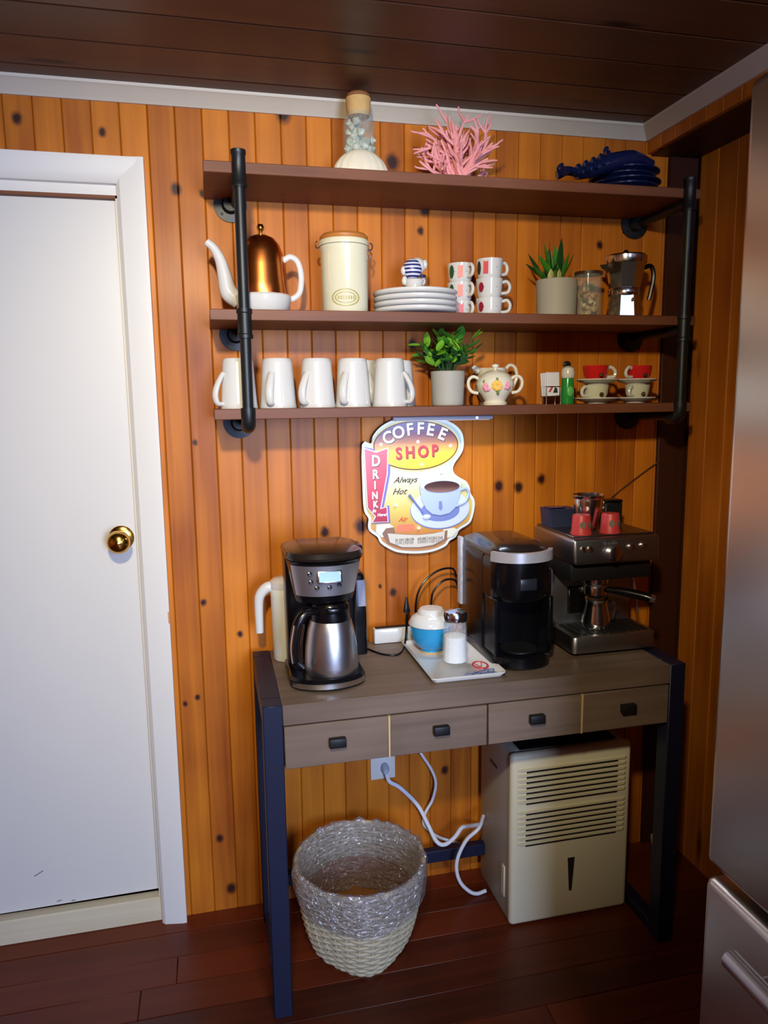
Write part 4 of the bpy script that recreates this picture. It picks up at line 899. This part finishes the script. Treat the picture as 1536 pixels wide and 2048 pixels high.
# espresso machine
t = thing('espresso_machine', 'stainless espresso machine with portafilter at the right end of the desk', 'espresso machine', (.778, -.185, ZT))
ESTEEL = mat('espresso_steel', (168, 170, 178), 0.34, 1.0, var=0.05, stretch=(12, 1, 1))
hw = .118
MB().loft([ringz(rrect(-hw, hw, -.118, .120, .014), .008), ringz(rrect(-hw, hw, -.118, .120, .014), .046), ringz(rrect(-hw+.003, hw-.003, -.115, .118, .012), .050)]).build('drip_tray', ESTEEL, t)
b = MB()
for k in range(11): b.box(-.10+k*.019, -.088+k*.019, -.100, -.005, .050, .0525)
b.build('drip_grill', IRON, t)
for sx_ in (-1, 1):
    for sy_ in (-.09, .09): MB().lathe([(0, 0), (.010, 0), (.010, .009), (0, .009)], 12, c=(sx_*.095, sy_, 0)).build('foot', BLACKM, t)
MB().box(-hw, hw, .010, .120, .049, .200, .004, 2).build('column', ESTEEL, t)
MB().box(-.070, .030, .004, .012, .075, .150, .003, 1).build('back_plate', mat('dark_steel', (84, 82, 78), 0.3, 1.0), t)
MB().box(-hw+.004, hw-.004, -.088, .118, .186, .238, .006, 2).build('hood', BLACKM, t)
b = MB().box(-hw-.002, hw+.002, -.117, .122, .236, .302, .009, 3)
b.v = [(x_, y_+(max(0, z_-.245)*.10 if y_ < -.09 else 0), z_) for x_, y_, z_ in b.v]; b.build('head', ESTEEL, t, 60)
MB().box(-hw+.006, hw-.006, -.095, .115, .3015, .306, .001, 1).build('cup_tray', mat('tray_steel', (120, 118, 116), 0.35, 1.0), t)
ctl = Matrix.Rotation(-.10, 4, 'X')
def onpanel(x, z): return Vector((x, -.117+max(0, z-.245)*.10-.0005, z))
for (x, z, r_, nm, mm) in ((-.095, .276, .008, 'button', CHROME), (-.076, .276, .008, 'button', CHROME), (-.013, .262, .020, 'dial', CHROME), (.038, .276, .009, 'button', CHROME), (.072, .278, .009, 'button', CHROME)):
    p_ = onpanel(x, z); mt = Matrix.Translation(p_) @ ctl @ Matrix.Rotation(PI/2, 4, 'X')
    MB().lathe([(0, -.002), (r_, -.002), (r_*.95, .004 if nm == 'button' else .014), (r_*.7, .006 if nm == 'button' else .017), (0, .005 if nm == 'button' else .016)], 22, mtx=mt).build(nm, mm, t)
p_ = onpanel(-.020, .288); text('Breville', .013, mat('logo_grey', (96, 96, 100), 0.4), t, 'lettering', p_+Vector((0, -.0012, 0)), (PI/2-.10, 0, 0), .0003)
MB().lathe([(0, .19), (.034, .19), (.034, .176), (.030, .166), (.026, .160), (0, .160)], 32, c=(-.020, -.045, 0)).build('group_head', CHROME, t)
pf = MB().lathe([(0, .166), (.029, .166), (.031, .160), (.030, .142), (.022, .134), (0, .132)], 28, c=(-.020, -.045, 0)).build('portafilter', CHROME, t)
MB().tube([(.006, -.062, .154), (.040, -.090, .152), (.075, -.120, .146), (.088, -.132, .142)], [.008, .011, .012, .011], 12, 4).build('portafilter_handle', BLACK, pf)
MB().tube([(.088, -.132, .142), (.096, -.139, .140)], [.0115, .009], 12, 0).build('handle_cap', CHROME, pf)
MB().tube([(.092, -.03, .195), (.096, -.04, .16), (.098, -.052, .11), (.097, -.058, .085)], .0038, 8, 4).build('steam_wand', CHROME, t)
pm_ = thing('milk_pitcher', 'steel milk pitcher standing under the portafilter', 'pitcher', (.762, -.232, ZT+.0527))
def pitcher(root, s_=1.0):
    MB().lathe([(0, 0), (.036*s_, 0), (.038*s_, .004*s_), (.037*s_, .020*s_), (.029*s_, .058*s_), (.028*s_, .066*s_), (.032*s_, .076*s_), (.031*s_, .0765*s_), (.027*s_, .066*s_), (0, .05*s_)], 36).build('body', CHROME, root)
    MB().tube([(.030*s_, 0, .064*s_), (.050*s_, 0, .062*s_), (.054*s_, 0, .040*s_), (.048*s_, 0, .018*s_), (.036*s_, 0, .016*s_)], .003, 8, 4).build('handle', CHROME, root)
pitcher(pm_, 1.0)
# on top of the espresso machine
ZE = ZT+.3062
t = thing('steel_pitcher', 'flared steel pitcher between two red cups on the espresso machine', 'pitcher', (.745, -.205, ZE))
MB().lathe([(0, 0), (.022, 0), (.024, .004), (.026, .020), (.036, .060), (.038, .078), (.037, .084), (.041, .090), (.0415, .094), (.040, .094), (.035, .084), (0, .05)], 36).build('body', CHROME, t)
MB().tube([(.036, .008, .082), (.054, .02, .078), (.056, .022, .050), (.034, .008, .040)], .003, 8, 4).build('handle', CHROME, t)
for (x, y, lab) in ((.702, -.252, 'small red cup upside down left of the steel pitcher'), (.783, -.252, 'small red cup upside down right of the steel pitcher')):
    t = thing('red_cup', lab, 'cup', (x, y, ZE), group='red cups on the espresso machine')
    MB().lathe([(.027, 0), (.027, .003), (.0245, .010), (.0225, .047), (.021, .050), (0, .050)], 28).build('body', REDP, t)
    b = MB()
    for a in (-110, -60): cylpatch(b, .0236, math.radians(a), .026, [(.007*math.cos(2*PI*k/14), .009*math.sin(2*PI*k/14)) for k in range(14)], .0012)
    b.build('window_print', mat('grey_print', (120, 112, 96), 0.4), t)
t = thing('storage_box', 'navy plastic box on the back left of the espresso machine', 'box', (.706, -.115, ZE))
MB().loft([ringz(rrect(-.037, .037, -.028, .028, .006), 0), ringz(rrect(-.041, .041, -.031, .031, .006), .044), ringz(rrect(-.042, .042, -.032, .032, .006), .048)]).build('body', NAVYP, t)
MB().box(-.034, .012, -.020, .020, .048, .052, .002, 1).build('lid', NAVYC, t)
t = thing('tin_box', 'dark upright tin box on the back right of the espresso machine', 'box', (.853, -.130, ZE))
MB().box(-.026, .026, -.020, .020, 0, .060, .003, 1).build('body', BLACKM, t)
MB().box(-.027, .027, -.021, .021, .060, .068, .003, 1).build('lid', BLACK, t)
cord('black_cable', [(.880, -.055, 1.062), (.915, -.006, 1.102), (1.055, -.005, 1.200), (1.075, -.016, 1.215)], .0022, mat('brown_cord', (72, 34, 14), 0.5), 'thin dark cord slanting up the wall right of the espresso machine')

# ------------------------------------------------------------------ under the desk
# outlet with plug and cords
t = thing('wall_outlet', 'white wall outlet plate below the desk with plug in it', 'outlet', (.233, 0, .388))
MB().box(-.036, .036, -.006, 0, -.057, .057, .002, 2).build('cover_plate', CERAM, t)
for z in (-.021, .021): MB().slab_xz(ell(0, z, .016, .017, 20), -.0075, -.005).build('socket', mat('socket_white', (210, 212, 220), 0.4), t)
t = thing('cord_plug', 'grey plug pushed into the wall outlet', 'plug', (.237, -.0077, .366))
MB().loft([[(.012*math.cos(2*PI*k/16), 0, .016*math.sin(2*PI*k/16)) for k in range(16)], [(.011*math.cos(2*PI*k/16), -.014, .014*math.sin(2*PI*k/16)) for k in range(16)], [(.007*math.cos(2*PI*k/16), -.022, .008*math.sin(2*PI*k/16)-.003) for k in range(16)]]).build('body', mat('plug_grey', (168, 176, 190), 0.45), t)
cord('white_cord', [(.238, -.027, .356), (.246, -.034, .335), (.277, -.032, .311), (.328, -.030, .25), (.352, -.052, .20), (.368, -.082, .164), (.391, -.088, .153), (.421, -.088, .171), (.444, -.080, .191), (.47, -.06, .18), (.53, -.012, .15)], .0058, CORDW, 'thick white cord hanging from the outlet toward the dehumidifier', 'white cords')
cord('white_cord', [(.322, -.020, .46), (.336, -.020, .413), (.372, -.020, .350), (.386, -.020, .305), (.376, -.020, .255), (.356, -.016, .215), (.350, -.016, .180), (.372, -.018, .152), (.40, -.018, .13), (.46, -.014, .10)], .0042, CORDW, 'thinner white cord hanging down the wall from the desk', 'white cords')
cord('white_cord', [(.512, -.075, .215), (.481, -.12, .208), (.445, -.12, .178), (.420, -.12, .130), (.416, -.12, .090), (.428, -.12, .050), (.455, -.12, .018), (.478, -.12, .007), (.506, -.115, .008)], .0052, CORDW, 'white cord looping down to the floor beside the dehumidifier', 'white cords')
# dehumidifier
t = thing('dehumidifier', 'cream dehumidifier with louvred front under the desk', 'dehumidifier', (.690, -.137, 0))
MB().loft([ringz(rrect(-.168, .168, -.105, .112, .015), .004), ringz(rrect(-.170, .170, -.105, .114, .015), .012), ringz(rrect(-.170, .170, -.105, .114, .015), .478), ringz(rrect(-.160, .160, -.095, .104, .015), .488)]).build('housing', DEHUG, t)
MB().box(-.173, .173, -.128, -.100, .003, .490, .012, 3).build('front_panel', DEHU, t)
MB().box(-.14, .14, -.10, .09, .488, .491, .001, 1).build('control_panel', BLACKM, t)
groups = [(.448, 7), (.325, 7)]
GZ = []
for k in range(7): GZ.append(.440-k*.0148)
for k in range(7): GZ.append(.3215-k*.0148)
fr = mat('louvre_cream', (216, 208, 176), 0.45)
for z in GZ:
    s_ = MB().box(-.132, .132, -.1290, -.1278, z-.0028, z+.0028).build('louvre_gap', SLOT, t)
    MB().loft([[(-.158, -.1275, z+.003), (.158, -.1275, z+.003), (.158, -.1275, z+.0112), (-.158, -.1275, z+.0112)], [(-.150, -.1325, z+.0045), (.150, -.1325, z+.0045), (.150, -.1325, z+.0100), (-.150, -.1325, z+.0100)]]).build('louvre_slat', fr, t, 20)
MB().slab_xz([(-.009, .178), (.011, .178), (.004, .082), (-.003, .082)], -.1300, -.1275).build('level_window', SLOT, t)
MB().box(-.174, -.169, -.085, -.065, .06, .15, .002, 1).build('side_grip', DEHU, t)
MB().box(-.1715, -.169, -.02, .03, .40, .406).build('side_vent', SLOT, t)
# wicker waste basket with plastic liner
bc = thing('wicker_basket', 'pale wicker waste basket lined with clear plastic under the desk', 'basket', (.118, -.232, 0))
HB = .250
def rb(z):
    t_ = z/HB; return .083+.079*(t_**0.42)
def oc(z, a):   # base is squarish, the rim round
    q = 1+.06*(1-z/HB)*math.cos(4*a); return rb(z)*q
NS = 28; NR = 26
stm = []
for k in range(NS):
    a = 2*PI*k/NS; pts = [(oc(z, a)*math.cos(a), oc(z, a)*math.sin(a), z) for z in (.001, .06, .12, .18, HB-.004)]
    MB().tube(pts, .0042, 6, 2, flat=1.0).build('stake', WICK, bc)
for r_ in range(NR):
    z = .004+r_*(HB-.010)/(NR-1); n = NS*2; pts = []
    for k in range(n):
        a = 2*PI*k/n; off = .0036*math.cos(PI*(k+ (0 if r_ % 2 else 2))/2*1.0) if k % 2 == 0 else 0
        rr = oc(z, a)+off; pts.append((rr*math.cos(a), rr*math.sin(a), z))
    MB().tube(pts, .0050, 6, 2, closed=True).build('weaver_strand', WICK, bc)
MB().lathe([(0, .002), (.080, .002), (.080, .006), (0, .006)], 32).build('basket_floor', mat('basket_floor_brown', (150, 96, 46), 0.7), bc)
MB().tube([(oc(HB, 2*PI*k/40)*math.cos(2*PI*k/40), oc(HB, 2*PI*k/40)*math.sin(2*PI*k/40), HB-.001) for k in range(40)], .0065, 8, 1, closed=True).build('rim', WICK, bc)
MB().lathe([(0, .008), (.072, .008), (.108, .04), (.125, .08), (.134, .13), (.138, .165), (.136, .165), (.130, .13), (.120, .08), (.102, .042), (.068, .012), (0, .012)], 48).build('interior_shade', MATS['basket_floor_brown'], bc)  # brown sheet added inside the weave to paint the basket's interior shading
# liner: inside wall, over the rim, crumpled skirt outside
b = MB(); seg = 96; rings = []
prof = [(-.022, .085), (-.024, .13), (-.020, .18), (-.016, .225), (-.011, .250), (-.002, .2595), (.008, .2565), (.013, .240), (.014, .215), (.015, .192), (.013, .178), (.011, .170)]
for (o_, z) in prof:
    R_ = []
    for k in range(seg):
        a = 2*PI*k/seg
        nz = noise.noise(Vector((math.cos(a)*6, math.sin(a)*6, z*30)))*.006+noise.noise(Vector((math.cos(a)*17, math.sin(a)*17, z*22)))*.0045
        fr_ = -math.sin(a)  # the skirt hangs lower at the front
        zz_ = z+nz*1.2
        if z < .20 and o_ > 0: zz_ -= .022*max(0, fr_)+.01*noise.noise(Vector((math.cos(a)*3, math.sin(a)*3, 2)))
        if z > .23: zz_ += .004*noise.noise(Vector((math.cos(a)*4, math.sin(a)*4, 9)))
        if o_ < -.5: rr = .0 if o_ == -1 else .05
        else: rr = oc(min(HB, z), a)+o_+nz
        R_.append((rr*math.cos(a), rr*math.sin(a), zz_))
    rings.append(R_)
vs_ = [p_ for R_ in rings for p_ in R_]; fs = []
for i in range(len(rings)-1):
    for k in range(seg): fs.append((i*seg+k, i*seg+(k+1) % seg, (i+1)*seg+(k+1) % seg, (i+1)*seg+k))
b.add(vs_, fs); o = b.build('plastic_liner', LINER, bc, 60)
tag(o, 'clear crinkled plastic liner')
# small stub in the corner
t = thing('cork_stopper', 'small tan capped bottle standing in the dark corner behind the desk', 'bottle', (1.085, -.060, 0))
MB().lathe([(0, 0), (.010, 0), (.011, .002), (.011, .022), (.008, .028), (0, .028)], 16).build('bottle', mat('dim_glass', (90, 86, 70), 0.3), t)
MB().lathe([(0, .028), (.011, .028), (.014, .048), (.013, .055), (0, .056)], 16).build('cap', TAN, t)

# ------------------------------------------------------------------ fridge on the right
fx, fy = .500, -1.040
fg = thing('refrigerator', 'brushed steel bottom freezer refrigerator at the right edge', 'refrigerator', (0, 0, 0))
MB().box(fx+.065, XR-.012, fy-.905, fy-.008, .02, 1.79, .006, 2).build('cabinet', mat('fridge_case', (74, 72, 72), 0.5), fg)
MB().box(fx, fx+.062, fy-.91, fy, .700, 1.810, .014, 3).build('door', FRIDGE, fg)
fd = MB().box(fx, fx+.062, fy-.91, fy, .060, .680, .014, 3).build('freezer_drawer', FRIDGE, fg)
MB().tube([(fx-.045, fy-.120, .640), (fx-.045, fy-.80, .640)], .014, 14, 0).build('handle', STEEL, fd)
for yy in (-.17, -.75): MB().cyl((fx-.045, fy+yy, .640), (fx+.004, fy+yy, .640), .009).build('handle_post', STEEL, fd)
hd = fg.children[1]
MB().tube([(fx-.045, fy-.85, .85), (fx-.045, fy-.85, 1.60)], .014, 14, 0).build('handle', STEEL, hd)
for zz_ in (.90, 1.55): MB().cyl((fx-.045, fy-.85, zz_), (fx+.004, fy-.85, zz_), .009).build('handle_post', STEEL, hd)
MB().box(fx+.03, XR-.05, fy-.88, fy-.03, 0, .06).build('kick_plate', BLACKM, fg)
